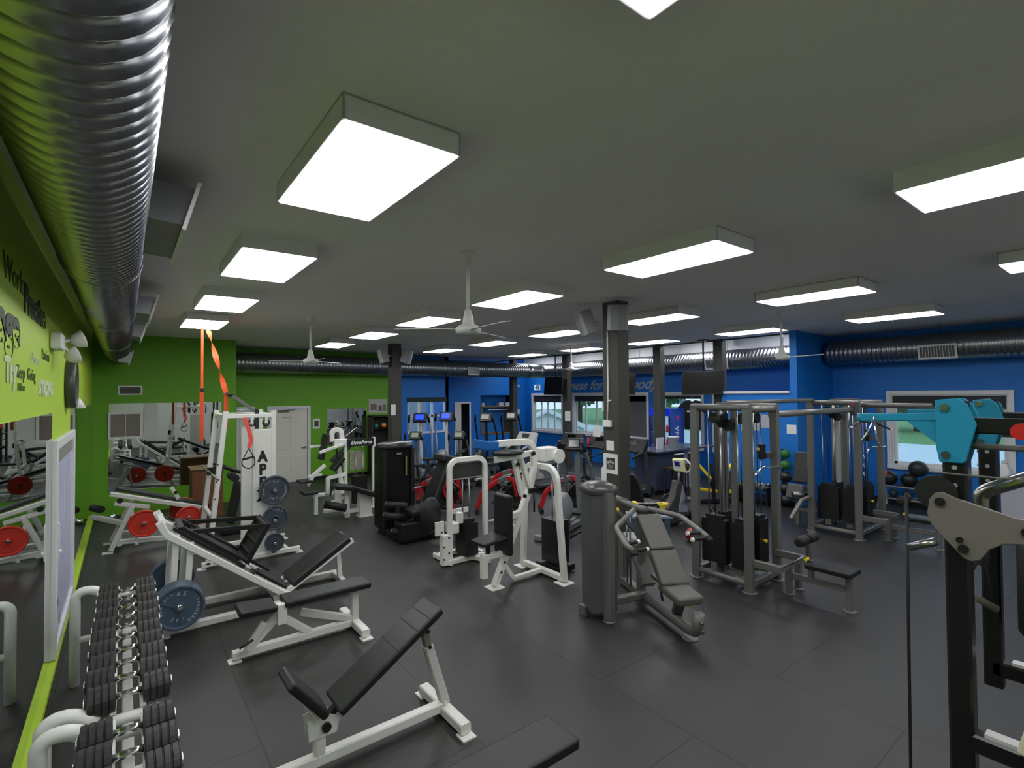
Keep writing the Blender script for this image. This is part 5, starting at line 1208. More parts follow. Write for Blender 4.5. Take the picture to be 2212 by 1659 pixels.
def treadmill(label, body, rail, screen, extra=None):
    """faces local +x; deck runs back along -x"""
    t = thing('treadmill', label, 'treadmill', (0, 0, 0), 0)
    P = local(t)
    P('deck', MB().box((-0.75, 0, 0.13), (1.55, 0.62, 0.1)), mat('belt_black', (26, 26, 27), 0.7), bevel=0.01)
    for s in (-1, 1):
        P('side_rail', MB().box((-0.78, s * 0.36, 0.17), (1.6, 0.1, 0.07)), rail, bevel=0.012)
        P('foot', MB().box((-1.5, s * 0.34, 0.04), (0.08, 0.08, 0.08)), RUBBER); P('foot', MB().box((0.1, s * 0.34, 0.04), (0.1, 0.1, 0.08)), RUBBER)
        P('upright', MB().bar([(0.05, s * 0.40, 0.1), (-0.08, s * 0.38, 1.12)], 0.1, 0.05, up=(0, 1, 0)), rail)
        P('handrail', MB().tube([(-0.05, s * 0.38, 1.08), (-0.32, s * 0.36, 1.05), (-0.48, s * 0.34, 0.98)], 0.03, 10, fil=0.06), body)
    P('motor_hood', MB().prism([(-0.2, 0.05), (0.3, 0.05), (0.3, 0.2), (0.12, 0.3), (-0.2, 0.2)], 0.72, frame((0, 0, 0), (1, 0, 0), (0, 0, 1))), body, bevel=0.02)
    c = P('console', MB().prism([(-0.16, -0.02), (0.04, -0.06), (0.14, 0.3), (0.06, 0.32)], 0.8, frame((-0.06, 0, 1.1), (1, 0, 0), (0, 0, 1))), body, bevel=0.03, seg=3)
    P('screen', MB().box((-0.085, 0, 1.3), (0.012, 0.3, 0.16), rot=(0, 0.28, 0)), screen, parent=c)
    for s in (-1, 1): P('cup_holder', MB().cyl((-0.16, s * 0.26, 1.08), (-0.16, s * 0.26, 1.16), 0.045, 14), CONS, parent=c)
    P('grip_bar', MB().tube([(-0.2, -0.26, 1.06), (-0.3, -0.2, 1.12), (-0.3, 0.2, 1.12), (-0.2, 0.26, 1.06)], 0.02, 10, fil=0.05), CONS)
    return t
T1 = treadmill('black treadmill facing the front windows, behind the big grey pillar on its right', CONS, TREAD, SCREEN)
T1.location = (9.9, 8.05, 0)
dup(T1, (9.9, 9.1, 0), label='black treadmill with a sheet of paper on its console, left of the big grey pillar')
dup(T1, (9.9, 10.15, 0), label='black treadmill facing the front windows, second left of the big grey pillar')
TW = treadmill('white treadmill with pale console behind the white chest machine', mat('pale_console', (196, 196, 190), 0.4), mat('pale_rail', (170, 170, 166), 0.4), mat('grey_screen', (70, 72, 74), 0.3))
TW.location = (9.2, 11.3, 0)
t = solo('paper_sheet', MB().box((0, 0, 0), (0.006, 0.26, 0.3), rot=(0, 0.25, 0)), PAPER, 'white sheet of paper leaning on a black treadmill console', 'paper', None, (9.75, 9.12, 1.53))
t = solo('water_bottle', MB().lathe([(0.03, 0), (0.035, 0.02), (0.035, 0.14), (0.015, 0.18), (0.015, 0.21)], None, 14), mat('pink_red_bottle', (200, 40, 70), 0.35), 'small red bottle standing on a black treadmill console', 'bottle', None, (9.70, 9.40, 1.16))

def elliptical(label, body, arm, screen=LIT):
    t = thing('elliptical_trainer', label, 'elliptical trainer', (0, 0, 0), 0)
    P = local(t)
    P('base_frame', MB().bar([(-0.9, 0, 0.08), (0.55, 0, 0.08)], 0.1), body)
    P('cross_foot', MB().bar([(0.5, -0.32, 0.05), (0.5, 0.32, 0.05)], 0.09), body); P('cross_foot', MB().bar([(-0.85, -0.3, 0.05), (-0.85, 0.3, 0.05)], 0.09), body)
    M = Matrix.Translation((-0.45, 0, 0.42)) @ Matrix.Rotation(PI / 2, 4, 'X')
    P('flywheel_cover', MB().lathe([(0.0001, -0.12), (0.3, -0.11), (0.36, -0.05), (0.36, 0.05), (0.3, 0.11), (0.0001, 0.12)], M, 28), body)
    P('mast', MB().bar([(0.42, 0, 0.1), (0.30, 0, 1.45)], 0.1, 0.07, up=(0, 1, 0)), arm)
    c = P('console', MB().box((0.24, 0, 1.55), (0.08, 0.34, 0.26), rot=(0, 0.45, 0)), CONS, bevel=0.03, seg=3)
    P('screen', MB().box((0.19, 0, 1.57), (0.03, 0.2, 0.13), rot=(0, 0.45, 0)), screen, parent=c)
    for s in (-1, 1):
        P('moving_arm', MB().tube([(0.45, s * 0.26, 0.45), (0.34, s * 0.28, 1.1), (0.12, s * 0.26, 1.42), (0.0, s * 0.22, 1.62)], 0.024, 10, fil=0.1), arm)
        P('arm_grip', MB().tube([(0.1, s * 0.255, 1.45), (0.0, s * 0.22, 1.63)], 0.03, 10), RUBBER)
        P('pedal_beam', MB().bar([(0.45, s * 0.22, 0.42), (-0.5, s * 0.2, 0.3)], 0.06), body)
        P('pedal', MB().box((-0.1, s * 0.22, 0.39), (0.4, 0.16, 0.05)), RUBBER, bevel=0.02)
    return t
E1 = elliptical('silver elliptical with blue lit screen in front of the back window', SILVER, mat('white_arm', (205, 208, 212), 0.35))
E1.scale = (1.18, 1.18, 1.18); E1.location = (6.75, 13.3, 0); E1.rotation_euler = (0, 0, 0.9)
dup(E1, (7.65, 13.35, 0), 0.9, label='silver elliptical right of the one with the blue lit screen, by the back window')
E2 = elliptical('black elliptical with looped arms in front of the wall niche, on the left', CONS, CONS, mat('pale_reader', (190, 190, 186), 0.5))
E2.scale = (1.15, 1.15, 1.15); E2.location = (8.75, 12.9, 0); E2.rotation_euler = (0, 0, 0.7)
dup(E2, (9.75, 12.9, 0), 0.7, label='black elliptical with looped arms in front of the wall niche, on the right')
E4 = elliptical('dark elliptical with pale green console, left of the red spin bikes', CONS, mat('dark_silver', (96, 98, 100), 0.4), mat('pale_green_console', (150, 166, 140), 0.4))
E4.scale = (0.92, 0.92, 0.92); E4.location = (5.95, 12.05, 0); E4.rotation_euler = (0, 0, 0.75)
dup(E4, (6.85, 11.35, 0), 0.75, label='dark elliptical with pale green console behind the white U frame')
E3 = elliptical('grey elliptical with round flywheel cover just behind the white chest machine', mat('grey_shell', (118, 120, 122), 0.4), mat('grey_shell'), SCREEN)
E3.location = (6.5, 6.75, 0); E3.rotation_euler = (0, 0, 0.4)

def spin_bike(label):
    t = thing('spin_bike', label, 'spin bike', (0, 0, 0), 0, 'red spin bikes in the middle of the room')
    P = local(t)
    RD = mat('red_bike_frame', (176, 28, 32), 0.3)
    P('front_foot', MB().bar([(0.5, -0.26, 0.05), (0.5, 0.26, 0.05)], 0.07), BLACK); P('rear_foot', MB().bar([(-0.5, -0.26, 0.05), (-0.5, 0.26, 0.05)], 0.07), BLACK)
    P('main_tube', MB().bar([(0.48, 0, 0.08), (0.42, 0, 0.5), (0.2, 0, 0.72), (-0.12, 0, 0.62), (-0.40, 0, 0.40), (-0.5, 0, 0.08)], 0.09, 0.08, up=(0, 1, 0), fil=0.16), RD)
    P('down_tube', MB().bar([(-0.16, 0, 0.60), (-0.02, 0, 0.3), (0.2, 0, 0.1), (0.46, 0, 0.08)], 0.08, 0.07, up=(0, 1, 0), fil=0.12), BLACK)
    P('fork', MB().bar([(0.26, 0.06, 0.66), (0.34, 0.06, 0.32)], 0.05, 0.04, up=(0, 1, 0)), RD); P('fork', MB().bar([(0.26, -0.06, 0.66), (0.34, -0.06, 0.32)], 0.05, 0.04, up=(0, 1, 0)), RD)
    P('flywheel_guard', MB().tube([(0.34 + 0.29 * math.cos(a), 0, 0.36 + 0.29 * math.sin(a)) for a in [0.3 + 0.25 * q for q in range(9)]], 0.03, 8), BLACK)
    P('grey_sleeve', MB().bar([(0.14, 0, 0.71), (-0.06, 0, 0.645)], 0.1, 0.095, up=(0, 1, 0)), mat('grey_sleeve', (96, 98, 100), 0.4))
    M = Matrix.Translation((0.34, 0, 0.34)) @ Matrix.Rotation(PI / 2, 4, 'X')
    P('flywheel', MB().lathe([(0.02, -0.02), (0.2, -0.02), (0.23, -0.035), (0.25, -0.03), (0.25, 0.03), (0.23, 0.035), (0.2, 0.02), (0.02, 0.02)], M, 28), mat('dark_flywheel', (48, 48, 50), 0.25, metal=0.7))
    P('seat_post', MB().bar([(-0.2, 0, 0.55), (-0.28, 0, 0.98)], 0.05, up=(0, 1, 0)), STEEL)
    P('saddle', MB().prism([(-0.14, -0.1), (-0.05, -0.09), (0.16, -0.02), (0.16, 0.02), (-0.05, 0.09), (-0.14, 0.1)], 0.06, Matrix.Translation((-0.27, 0, 1.0))), RUBBER, bevel=0.02, seg=3)
    P('bar_post', MB().bar([(0.3, 0, 0.6), (0.4, 0, 1.1)], 0.05, up=(0, 1, 0)), STEEL)
    P('handlebar', MB().tube([(0.62, -0.24, 1.2), (0.42, -0.24, 1.14), (0.4, 0, 1.12), (0.42, 0.24, 1.14), (0.62, 0.24, 1.2)], 0.02, 10, fil=0.08), RUBBER)
    for s in (-1, 1):
        P('crank', MB().bar([(-0.02, s * 0.09, 0.34), (-0.02 + s * 0.12, s * 0.1, 0.3 + s * 0.06)], 0.03, up=(0, 1, 0)), STEEL)
        P('pedal', MB().box((-0.02 + s * 0.13, s * 0.16, 0.3 + s * 0.07), (0.1, 0.1, 0.03)), RUBBER)
    P('chain_guard', MB().lathe([(0.0001, 0.0), (0.12, 0.0), (0.12, 0.03), (0.0001, 0.03)], Matrix.Translation((-0.02, -0.05, 0.34)) @ Matrix.Rotation(PI / 2, 4, 'X'), 20), BLACK)
    return t
B = spin_bike('red spin bike nearest the black leg extension machine'); B.location = (5.2, 9.7, 0); B.rotation_euler = (0, 0, -0.64)
for (x, y, r, l) in ((6.42, 8.82, -0.62, 'red spin bike seen between the white U frame and the white chest machine'), (7.5, 8.0, -0.6, 'red spin bike seen between the white U frame and the white chest machine'), (7.08, 9.58, -0.66, 'red spin bike in the rear row, behind the blue arm pad'), (5.88, 10.48, -0.62, 'red spin bike in the rear row, left of the one behind the blue pad')):
    dup(B, (x, y, 0), r, label=l)

# ---- stepper / lat tower silhouettes in the back left
t = thing('exercise_mat_rack', 'dark open shelf against the green wall holding two small balls', 'shelf', (6.5, 15.4, 0))
f = MB(); f.b2((6.12, 15.2, 0.0), (6.16, 15.55, 1.86)); f.b2((6.8, 15.2, 0.0), (6.84, 15.55, 1.86)); f.b2((6.12, 15.2, 1.83), (6.84, 15.55, 1.87)); f.b2((6.16, 15.53, 0), (6.8, 15.55, 1.83))
W('carcass', f, mat('dark_shelf_wood', (34, 28, 24), 0.6), t)
for z in (0.1, 0.55, 1.0, 1.47): W('shelf', MB().b2((6.16, 15.2, z - 0.02), (6.8, 15.53, z)), mat('dark_shelf_wood'), t)
solo('exercise_ball', MB().sphere((0, 0, 0.065), 0.065), mat('teal_ball', (52, 140, 120), 0.5), 'small teal ball on the dark shelf', 'ball', None, (6.33, 15.36, 1.47))
solo('exercise_ball', MB().sphere((0, 0, 0.08), 0.08), mat('amber_ball', (226, 142, 42), 0.5), 'small orange ball on the dark shelf beside the teal one', 'ball', None, (6.58, 15.36, 1.47))
t = thing('poster', 'grey poster with gym photographs above the dark shelf', 'poster', (6.5, YB, 2.1))
W('sheet', MB().b2((6.18, YB - 0.012, 1.92), (6.78, YB - 0.002, 2.38)), mat('poster_grey', (176, 176, 172), 0.6), t)
for a, b_, z0, z1, m_ in ((6.24, 6.44, 2.03, 2.22, (120, 96, 90)), (6.5, 6.62, 2.0, 2.18, (86, 84, 82)), (6.66, 6.76, 2.0, 2.2, (110, 108, 104))):
    W('photo', MB().b2((a, YB - 0.014, z0), (b_, YB - 0.012, z1)), mat('photo_%d' % m_[0], m_, 0.6, noise=0.5, nscale=14), t)
solo('wall_mirror', MB().b2((4.88, YB - 0.008, 1.0), (6.1, YB - 0.001, 2.1)), MIRROR, 'mirror on the green wall right of the white door', 'mirror')
t = thing('notice', 'white notice with dark square picture beside the white door', 'notice', (4.56, YB, 1.7))
W('sheet', MB().b2((4.46, YB - 0.006, 1.52), (4.66, YB - 0.001, 1.82)), PAPER, t); W('picture', MB().b2((4.50, YB - 0.008, 1.58), (4.62, YB - 0.006, 1.75)), mat('dark_photo', (58, 56, 54), 0.6, noise=0.8, nscale=30), t)
solo('notice', MB().b2((-0.06, -0.006, -0.1), (0.06, -0.001, 0.1)), PAPER, 'small white notice on the rack side of the white door wall', 'notice', None, (2.95, YB, 1.45))
t = thing('angled_bench', 'black angled bench standing below the mirror on the green wall', 'weight bench', (4.7, 13.9, 0))
W('backrest', MB().box((4.7, 13.8, 0.95), (0.7, 0.3, 0.08), rot=(0, -0.7, 0)), BLACKPAD, t, bevel=0.02, seg=3); W('post', MB().bar([(4.7, 13.85, 0.0), (4.7, 13.85, 0.9)], 0.07, up=(0, 1, 0)), BLACK, t)
W('rail', MB().bar([(4.4, 13.6, 1.15), (5.05, 13.6, 1.62)], 0.04, up=(0, 1, 0)), STEEL, t); W('foot', MB().bar([(4.3, 13.85, 0.04), (5.1, 13.85, 0.04)], 0.08), BLACK, t)
W('rail_post', MB().bar([(4.5, 13.6, 0.0), (4.5, 13.6, 1.2)], 0.05, up=(0, 1, 0)), BLACK, t)

# ---- recumbent bike
t = thing('recumbent_bike', 'dark recumbent bike with pale yellow-edged console and black mesh seat', 'recumbent bike', (8.02, 5.84, 0), -0.12)
P = local(t)
P('base_beam', MB().tube([(-0.75, 0, 0.07), (0.3, 0, 0.07), (0.62, 0, 0.22), (0.75, 0, 0.10)], 0.07, 12, fil=0.12), CONS)
P('stabiliser', MB().bar([(-0.72, -0.3, 0.04), (-0.72, 0.3, 0.04)], 0.07), CONS); P('stabiliser', MB().bar([(0.7, -0.26, 0.04), (0.7, 0.26, 0.04)], 0.07), CONS)
P('drive_housing', MB().prism([(0.05, 0.1), (0.6, 0.15), (0.55, 0.45), (0.42, 0.8), (0.3, 0.85), (0.2, 0.55), (0.02, 0.35)], 0.16, frame((0, 0, 0), (1, 0, 0), (0, 0, 1))), mat('charcoal_shell', (62, 60, 60), 0.4), bevel=0.03, seg=3)
P('side_panel', MB().prism([(0.28, 0.25), (0.56, 0.22), (0.42, 0.78)], 0.19, frame((0, 0, 0), (1, 0, 0), (0, 0, 1))), mat('lilac_grey_panel', (132, 136, 156), 0.35), bevel=0.02)
P('seat', MB().box((-0.5, 0, 0.52), (0.42, 0.4, 0.09), rot=(0, 0.05, 0)), BLACKPAD, bevel=0.03, seg=3)
P('backrest', MB().prism([(-0.22, -0.05), (0.22, -0.05), (0.24, 0.4), (0.15, 0.52), (-0.15, 0.52), (-0.24, 0.4)], 0.06, frame((-0.74, 0, 0.58), (0, 1, 0), (-0.28, 0, 0.96))), mat('black_mesh_seat', (16, 16, 17), 0.6), bevel=0.02, seg=3)
P('seat_post', MB().bar([(-0.5, 0, 0.1), (-0.5, 0, 0.5)], 0.1, up=(0, 1, 0)), CONS)
P('console_stem', MB().tube([(0.4, 0, 0.8), (0.42, 0, 0.98)], 0.022, 10), SILVER)
c = P('console', MB().box((0.42, 0, 1.12), (0.07, 0.26, 0.26), rot=(0, -0.2, 0)), mat('pale_yellow_shell', (222, 218, 150), 0.4), bevel=0.03, seg=3)
P('console_face', MB().box((0.382, 0, 1.12), (0.01, 0.22, 0.21), rot=(0, -0.2, 0)), mat('ivory_face', (224, 224, 214), 0.4), parent=c); P('screen', MB().box((0.366, 0, 1.15), (0.012, 0.12, 0.09), rot=(0, -0.2, 0)), mat('navy_screen', (30, 48, 110), 0.2), parent=c)
P('handlebar', MB().tube([(0.45, 0.1, 1.22), (0.48, -0.12, 1.24), (0.48, -0.24, 1.14), (0.47, -0.2, 1.02), (0.45, -0.1, 0.99)], 0.018, 8, fil=0.06), mat('ivory_tube', (206, 206, 196), 0.4))
for s, dz_ in ((-1, 0.08), (1, -0.08)):
    P('crank', MB().bar([(0.4, s * 0.1, 0.42), (0.46, s * 0.13, 0.42 + dz_)], 0.03, up=(0, 1, 0)), STEEL); P('pedal', MB().cyl((0.46, s * 0.14, 0.42 + dz_), (0.46, s * 0.26, 0.42 + dz_), 0.045, 12), mat('pedal_grey', (90, 90, 92), 0.5))
for s in (-1, 1): P('side_handle', MB().tube([(-0.45, s * 0.26, 0.45), (-0.3, s * 0.28, 0.66), (-0.18, s * 0.28, 0.68)], 0.02, 8, fil=0.05), CONS)

# ---- low slide platform with yellow cups
t = thing('step_platform', 'low pale blue platform with two yellow end cups joined by a bar', 'step platform', (7.0, 5.40, 0), -0.72)
P = local(t)
P('top', MB().box((0.02, 0, 0.46), (0.66, 0.36, 0.05)), mat('pale_blue_deck', (142, 162, 178), 0.35), bevel=0.015)
for s in (-1, 1): P('leg', MB().box((s * 0.26, 0, 0.22), (0.1, 0.34, 0.44)), mat('slate_leg', (66, 86, 104), 0.5), bevel=0.01)
for s in (-1, 1): P('yellow_cup', MB().lathe([(0.045, 0), (0.055, 0.1), (0.09, 0.13), (0.1, 0.155), (0.0001, 0.15)], Matrix.Translation((s * 0.25, 0.1, 0.485)), 18), YELLOW)
P('cup_bar', MB().tube([(-0.25, 0.1, 0.63), (0.25, 0.1, 0.63)], 0.014, 8), STEEL)
t = thing('exercise_ball', 'small red and white ball on the floor beside the recumbent bike', 'ball', (7.62, 5.0, 0))
obj('red_shell', MB().sphere((0, 0, 0.11), 0.11), RED, t); obj('white_patch', MB().lathe([(0.07, 0.0), (0.05, 0.05), (0.0001, 0.065)], Matrix.Translation((-0.02, -0.05, 0.16)) @ Matrix.Rotation(0.9, 4, 'X'), 16), PAPER, t)
# ---- small black weight beside it
t = thing('kettlebell', 'black kettlebell on the floor right of the recumbent bike', 'kettlebell', (9.1, 5.5, 0))
obj('bell', MB().sphere((0, 0, 0.1), 0.1), BLACK, t); obj('handle', MB().tube([(-0.06, 0, 0.16), (-0.07, 0, 0.26), (0.07, 0, 0.26), (0.06, 0, 0.16)], 0.016, 10, fil=0.05), BLACK, t)

# ---- yellow ab machine behind the first cable station
t = thing('ab_machine', 'black floor machine with bright yellow bars behind the nearer cable station', 'ab machine', (10.9, 6.2, 0))
W('base', MB().bar([(10.5, 6.5, 0.06), (11.3, 5.95, 0.06)], 0.1), BLACK, t)
W('yellow_bar', MB().bar([(10.55, 6.45, 0.95), (10.85, 6.2, 0.5)], 0.09, 0.05), YELLOW, t); W('yellow_bar', MB().bar([(10.45, 6.5, 0.36), (10.95, 6.15, 0.28)], 0.06), YELLOW, t)
W('yellow_bar', MB().bar([(10.85, 6.0, 0.6), (11.1, 5.9, 0.9)], 0.07, 0.05), YELLOW, t); W('yellow_bar', MB().bar([(10.45, 6.5, 0.36), (10.6, 6.4, 0.6)], 0.06), YELLOW, t); W('yellow_bar', MB().bar([(11.05, 5.95, 0.3), (11.25, 5.9, 0.26)], 0.1, 0.08), YELLOW, t)
W('post', MB().bar([(10.85, 6.2, 0.08), (10.8, 6.22, 0.9)], 0.06, up=(0, 1, 0)), BLACK, t); W('back_panel', MB().box((11.05, 6.0, 0.5), (0.3, 0.06, 0.5), rot=(0, 0.3, -0.6)), DGREY, t, bevel=0.02)
W('wheel', MB().cyl((10.72, 6.2, 0.5), (10.72, 6.14, 0.5), 0.09, 18), BLACK, t)

t.location.x -= 0.3; t.location.y += 0.15
# ---- low dumbbell rack along the partition
t = thing('dumbbell_rack', 'low black rack of chrome dumbbells against the blue partition', 'dumbbell rack', (11.35, 5.79, 0))
for y in (5.46, 6.12): W('side', MB().box((11.35, y, 0.2), (0.4, 0.04, 0.4)), BLACK, t)
W('tray', MB().box((11.33, 5.79, 0.38), (0.34, 0.64, 0.03), rot=(0, -0.25, 0)), BLACK, t); W('tray', MB().box((11.33, 5.79, 0.15), (0.34, 0.64, 0.03), rot=(0, -0.25, 0)), BLACK, t)
dd = thing('dumbbell', 'chrome ended dumbbell on the low black rack, first from the left', 'dumbbell', (11.3, 6.03, 0.44), 0, 'chrome dumbbells on the low black rack')
obj('handle', MB().cyl((-0.06, 0, 0), (0.06, 0, 0), 0.014, 8), CHROME, dd); obj('head', MB().cyl((-0.13, 0, 0), (-0.05, 0, 0), 0.045, 12), CHROME, dd); obj('head', MB().cyl((0.05, 0, 0), (0.13, 0, 0), 0.045, 12), CHROME, dd)
for i, nm in enumerate(('second', 'third', 'fourth', 'fifth')): dup(dd, (11.3, 5.91 - 0.12 * i, 0.44), label='chrome ended dumbbell on the low black rack, %s from the left' % nm)

# ---- ball tree by the partition
t = thing('ball_stand', 'slim black upright stand holding five balls at the end of the blue partition', 'ball stand', (11.5, 5.2, 0))
W('post', MB().bar([(11.56, 5.3, 0.0), (11.56, 5.3, 1.25)], 0.04, up=(0, 1, 0)), BLACK, t); W('base', MB().box((11.5, 5.25, 0.015), (0.3, 0.4, 0.03)), BLACK, t)
zs = ((1.155, 0.1, 'top green'), (0.915, 0.105, 'lower green'), (0.66, 0.12, 'upper black'), (0.40, 0.122, 'middle black'), (0.15, 0.12, 'lowest black'))
GB = mat('green_ball', (44, 108, 46), 0.5, bump=0.3, bscale=60); KB = mat('black_ball', (30, 29, 28), 0.35)
for z, r, n in zs:
    W('cradle', MB().tube([(11.56, 5.3, z - r * 0.75), (11.46, 5.2, z - r * 1.02)], 0.015, 8), BLACK, t)
    solo('medicine_ball', MB().sphere((0, 0, 0), r, 20, 14), GB if 'green' in n else KB, '%s ball on the slim stand by the blue partition' % n, 'ball', 'balls on the slim stand', (11.44, 5.18, z))

# ---- ball rack under the right window
t = thing('ball_rack', 'pale two-shelf rack of exercise balls under the right-hand window', 'ball rack', (13.2, 3.45, 0))
for y in (3.95, 2.95):
    W('leg', MB().bar([(13.0, y, 0.0), (13.1, y, 0.5)], 0.04, up=(0, 1, 0)), DWHITE, t); W('leg', MB().bar([(13.5, y, 0.0), (13.4, y, 0.5)], 0.04, up=(0, 1, 0)), DWHITE, t)
for z in (0.2, 0.46):
    for x in (13.1, 13.4): W('rail', MB().tube([(x, 2.95, z), (x, 3.95, z)], 0.02, 8), mat('rail_grey', (130, 130, 128), 0.4), t)
balls = ((13.25, 3.82, 0.62, 0.155, (30, 30, 30), 'black ball with orange patch at the left end of the ball rack'), (13.25, 3.47, 0.615, 0.15, (22, 22, 22), 'plain black ball in the middle of the ball rack'), (13.32, 3.32, 0.86, 0.17, (36, 44, 38), 'largest dark green-black ball on top of the pile on the ball rack'), (13.2, 3.12, 0.60, 0.135, (24, 128, 150), 'cyan topped ball at the right end of the ball rack'))
for x, y, z, r, c, l in balls:
    b = thing('exercise_ball', l, 'ball', (x, y, z), 0, 'balls on the rack under the window')
    obj('shell', MB().sphere((0, 0, 0), r, 22, 16), mat('ball_%d_%d' % (c[0], c[1]), c, 0.45), b)
    if 'orange' in l: obj('orange_patch', MB().lathe([(0.125, 0.10), (0.09, 0.132), (0.0001, 0.163)], V((-0.45, 0.8, 0.4)).to_track_quat('Z', 'Y').to_matrix().to_4x4(), 18), mat('orange_patch', (222, 84, 34), 0.5), b, label='orange patch')
for i, (y, r) in enumerate(((3.75, 0.09), (3.5, 0.09), (3.25, 0.085))):
    solo('exercise_ball', MB().sphere((0, 0, 0), r), mat('dark_teal_ball', (30, 60, 66), 0.45), 'dark teal ball on the lower shelf of the ball rack, %s from the left' % ('first', 'second', 'third')[i], 'ball', 'balls on the lower shelf', (13.25, y, 0.22 + 0.085))
# ---- sanitiser stand by the window
t = thing('wipes_stand', 'white wipes dispenser standing on a pale cabinet right of the window', 'dispenser', (13.35, 1.95, 0))
W('cabinet', MB().box((13.4, 1.95, 0.36), (0.45, 0.5, 0.72)), mat('pale_cabinet', (178, 180, 190), 0.5), t, bevel=0.01); W('tub', MB().lathe([(0.11, 0), (0.11, 0.26), (0.06, 0.32), (0.05, 0.38)], Matrix.Translation((13.35, 2.0, 0.72)), 18), PAPER, t); W('top_cap', MB().sphere((13.35, 2.0, 1.13), 0.05), PAPER, t)
# ================= fixtures: fans, speakers, televisions, notices, counter
FANW = mat('fan_white', (206, 206, 204), 0.4)
def fan(x, y, zb, a0, label, R=0.68):
    t = thing('ceiling_fan', label, 'ceiling fan', (x, y, ZC))
    P = local(t); h = zb - ZC
    P('canopy', MB().lathe([(0.075, 0.0), (0.07, -0.02), (0.03, -0.08), (0.0001, -0.085)], None, 20), FANW)
    P('down_rod', MB().cyl((0, 0, -0.05), (0, 0, h + 0.2), 0.018, 10), FANW)
    P('motor', MB().lathe([(0.0001, h + 0.24), (0.03, h + 0.235), (0.05, h + 0.14), (0.055, h + 0.1), (0.1, h + 0.075), (0.125, h + 0.05), (0.12, h + 0.01), (0.06, h - 0.01), (0.0001, h - 0.012)], None, 24), FANW)
    for k in range(3):
        a = a0 + k * 2 * PI / 3
        M = Matrix.Translation((0, 0, h + 0.04)) @ Matrix.Rotation(a, 4, 'Z') @ Matrix.Rotation(0.16, 4, 'X')
        b = MB(); b.prism([(0.1, -0.045), (0.2, -0.07), (R, -0.05), (R + 0.01, 0.0), (R, 0.04), (0.2, 0.05), (0.1, 0.035)], 0.006, M)
        P('blade', b, FANW)
    return t
fan(2.58, 4.05, 3.07, 2.55, 'large white ceiling fan nearest the camera, on a long rod')
fan(2.54, 9.02, 3.06, 2.6, 'white ceiling fan in front of the green wall duct')
fan(9.76, 10.08, 3.14, 2.5, 'white ceiling fan in front of the dark screen by the big pillar')
fan(8.82, 4.02, 3.05, 2.45, 'white ceiling fan beside the blue wall column')

SPK = mat('speaker_grey', (150, 150, 152), 0.5); GRL = mat('speaker_grille', (132, 132, 136), 0.6)
def speaker(loc, rz, tilt, label):
    t = thing('loudspeaker', label, 'loudspeaker', loc, rz)
    P = local(t); R_ = Matrix.Rotation(tilt, 4, 'Y')
    poly = [(-0.12, -0.11), (0.06, -0.15), (0.1, -0.12), (0.12, 0.0), (0.1, 0.12), (0.06, 0.15), (-0.12, 0.11)]
    P('cabinet', MB().prism(poly, 0.36, R_), SPK, bevel=0.012)
    P('grille', MB().prism([(0.08, -0.125), (0.11, -0.1), (0.126, 0.0), (0.11, 0.1), (0.08, 0.125)], 0.33, R_), GRL)
    P('bracket', MB().tube([(-0.1, 0, 0.0), (-0.2, 0, 0.02)], 0.018, 8), FANW)
    return t
speaker((5.50, 5.36, 3.56), 2.6, 0.35, 'grey loudspeaker tilted off the left side of the big pillar top')
speaker((5.55, 4.78, 3.58), -2.3, 0.2, 'grey loudspeaker on the front of the big pillar top')
speaker((5.32, 12.45, 3.52), 2.9, 0.25, 'grey loudspeaker left of the far pillar top')
speaker((5.92, 12.3, 3.52), -0.9, 0.25, 'grey loudspeaker right of the far pillar top')

def tv(c, w_, h_, rz, tilt, label, pole=None):
    t = thing('television', label, 'television', c, rz)
    P = local(t); R_ = Matrix.Rotation(tilt, 4, 'Y')
    P('bezel', MB().box((0, 0, 0), (0.05, w_, h_), R_), mat('tv_black', (16, 16, 17), 0.35), bevel=0.006)
    P('screen', MB().box((-0.026, 0, 0.005), (0.004, w_ - 0.03, h_ - 0.04), R_), mat('tv_screen', (8, 8, 9), 0.4, spec=0.2))
    P('mount_plate', MB().box((0.05, 0, 0), (0.06, 0.2, 0.2)), BLACK)
    if pole:
        P('pole', MB().cyl((0.08, 0, 0), (0.08, 0, pole - c[2]), 0.022, 10), BLACK); P('ceiling_plate', MB().box((0.08, 0, pole - c[2] - 0.02), (0.16, 0.22, 0.04)), BLACK)
    return t
tv((11.55, 7.22, 2.75), 1.06, 0.6, 0.12, 0.12, 'dark flat television hung on a ceiling pole right of the pillars', ZC)
tv((11.7, 12.95, 2.78), 1.1, 0.62, -0.15, 0.1, 'dark flat television on the pillars left of the wall lettering', ZC)
tv((11.6, 9.95, 2.76), 1.1, 0.6, 0.1, 0.1, 'dark flat television half hidden behind the big pillar', ZC)

# wall lettering on the front wall
o = text('wall_lettering', 'Fitness for your body', 0.47, frame((XR - 0.003, 14.78, 2.66), (0, -1, 0), (0, 0, 1)), mat('silver_lettering', (186, 188, 192), 0.5), None, ext=0.002, shear=0.45, sx=1.12, bold=0.008)
setprops(o, 'grey slanted lettering on the blue wall above the front windows', 'wall lettering')
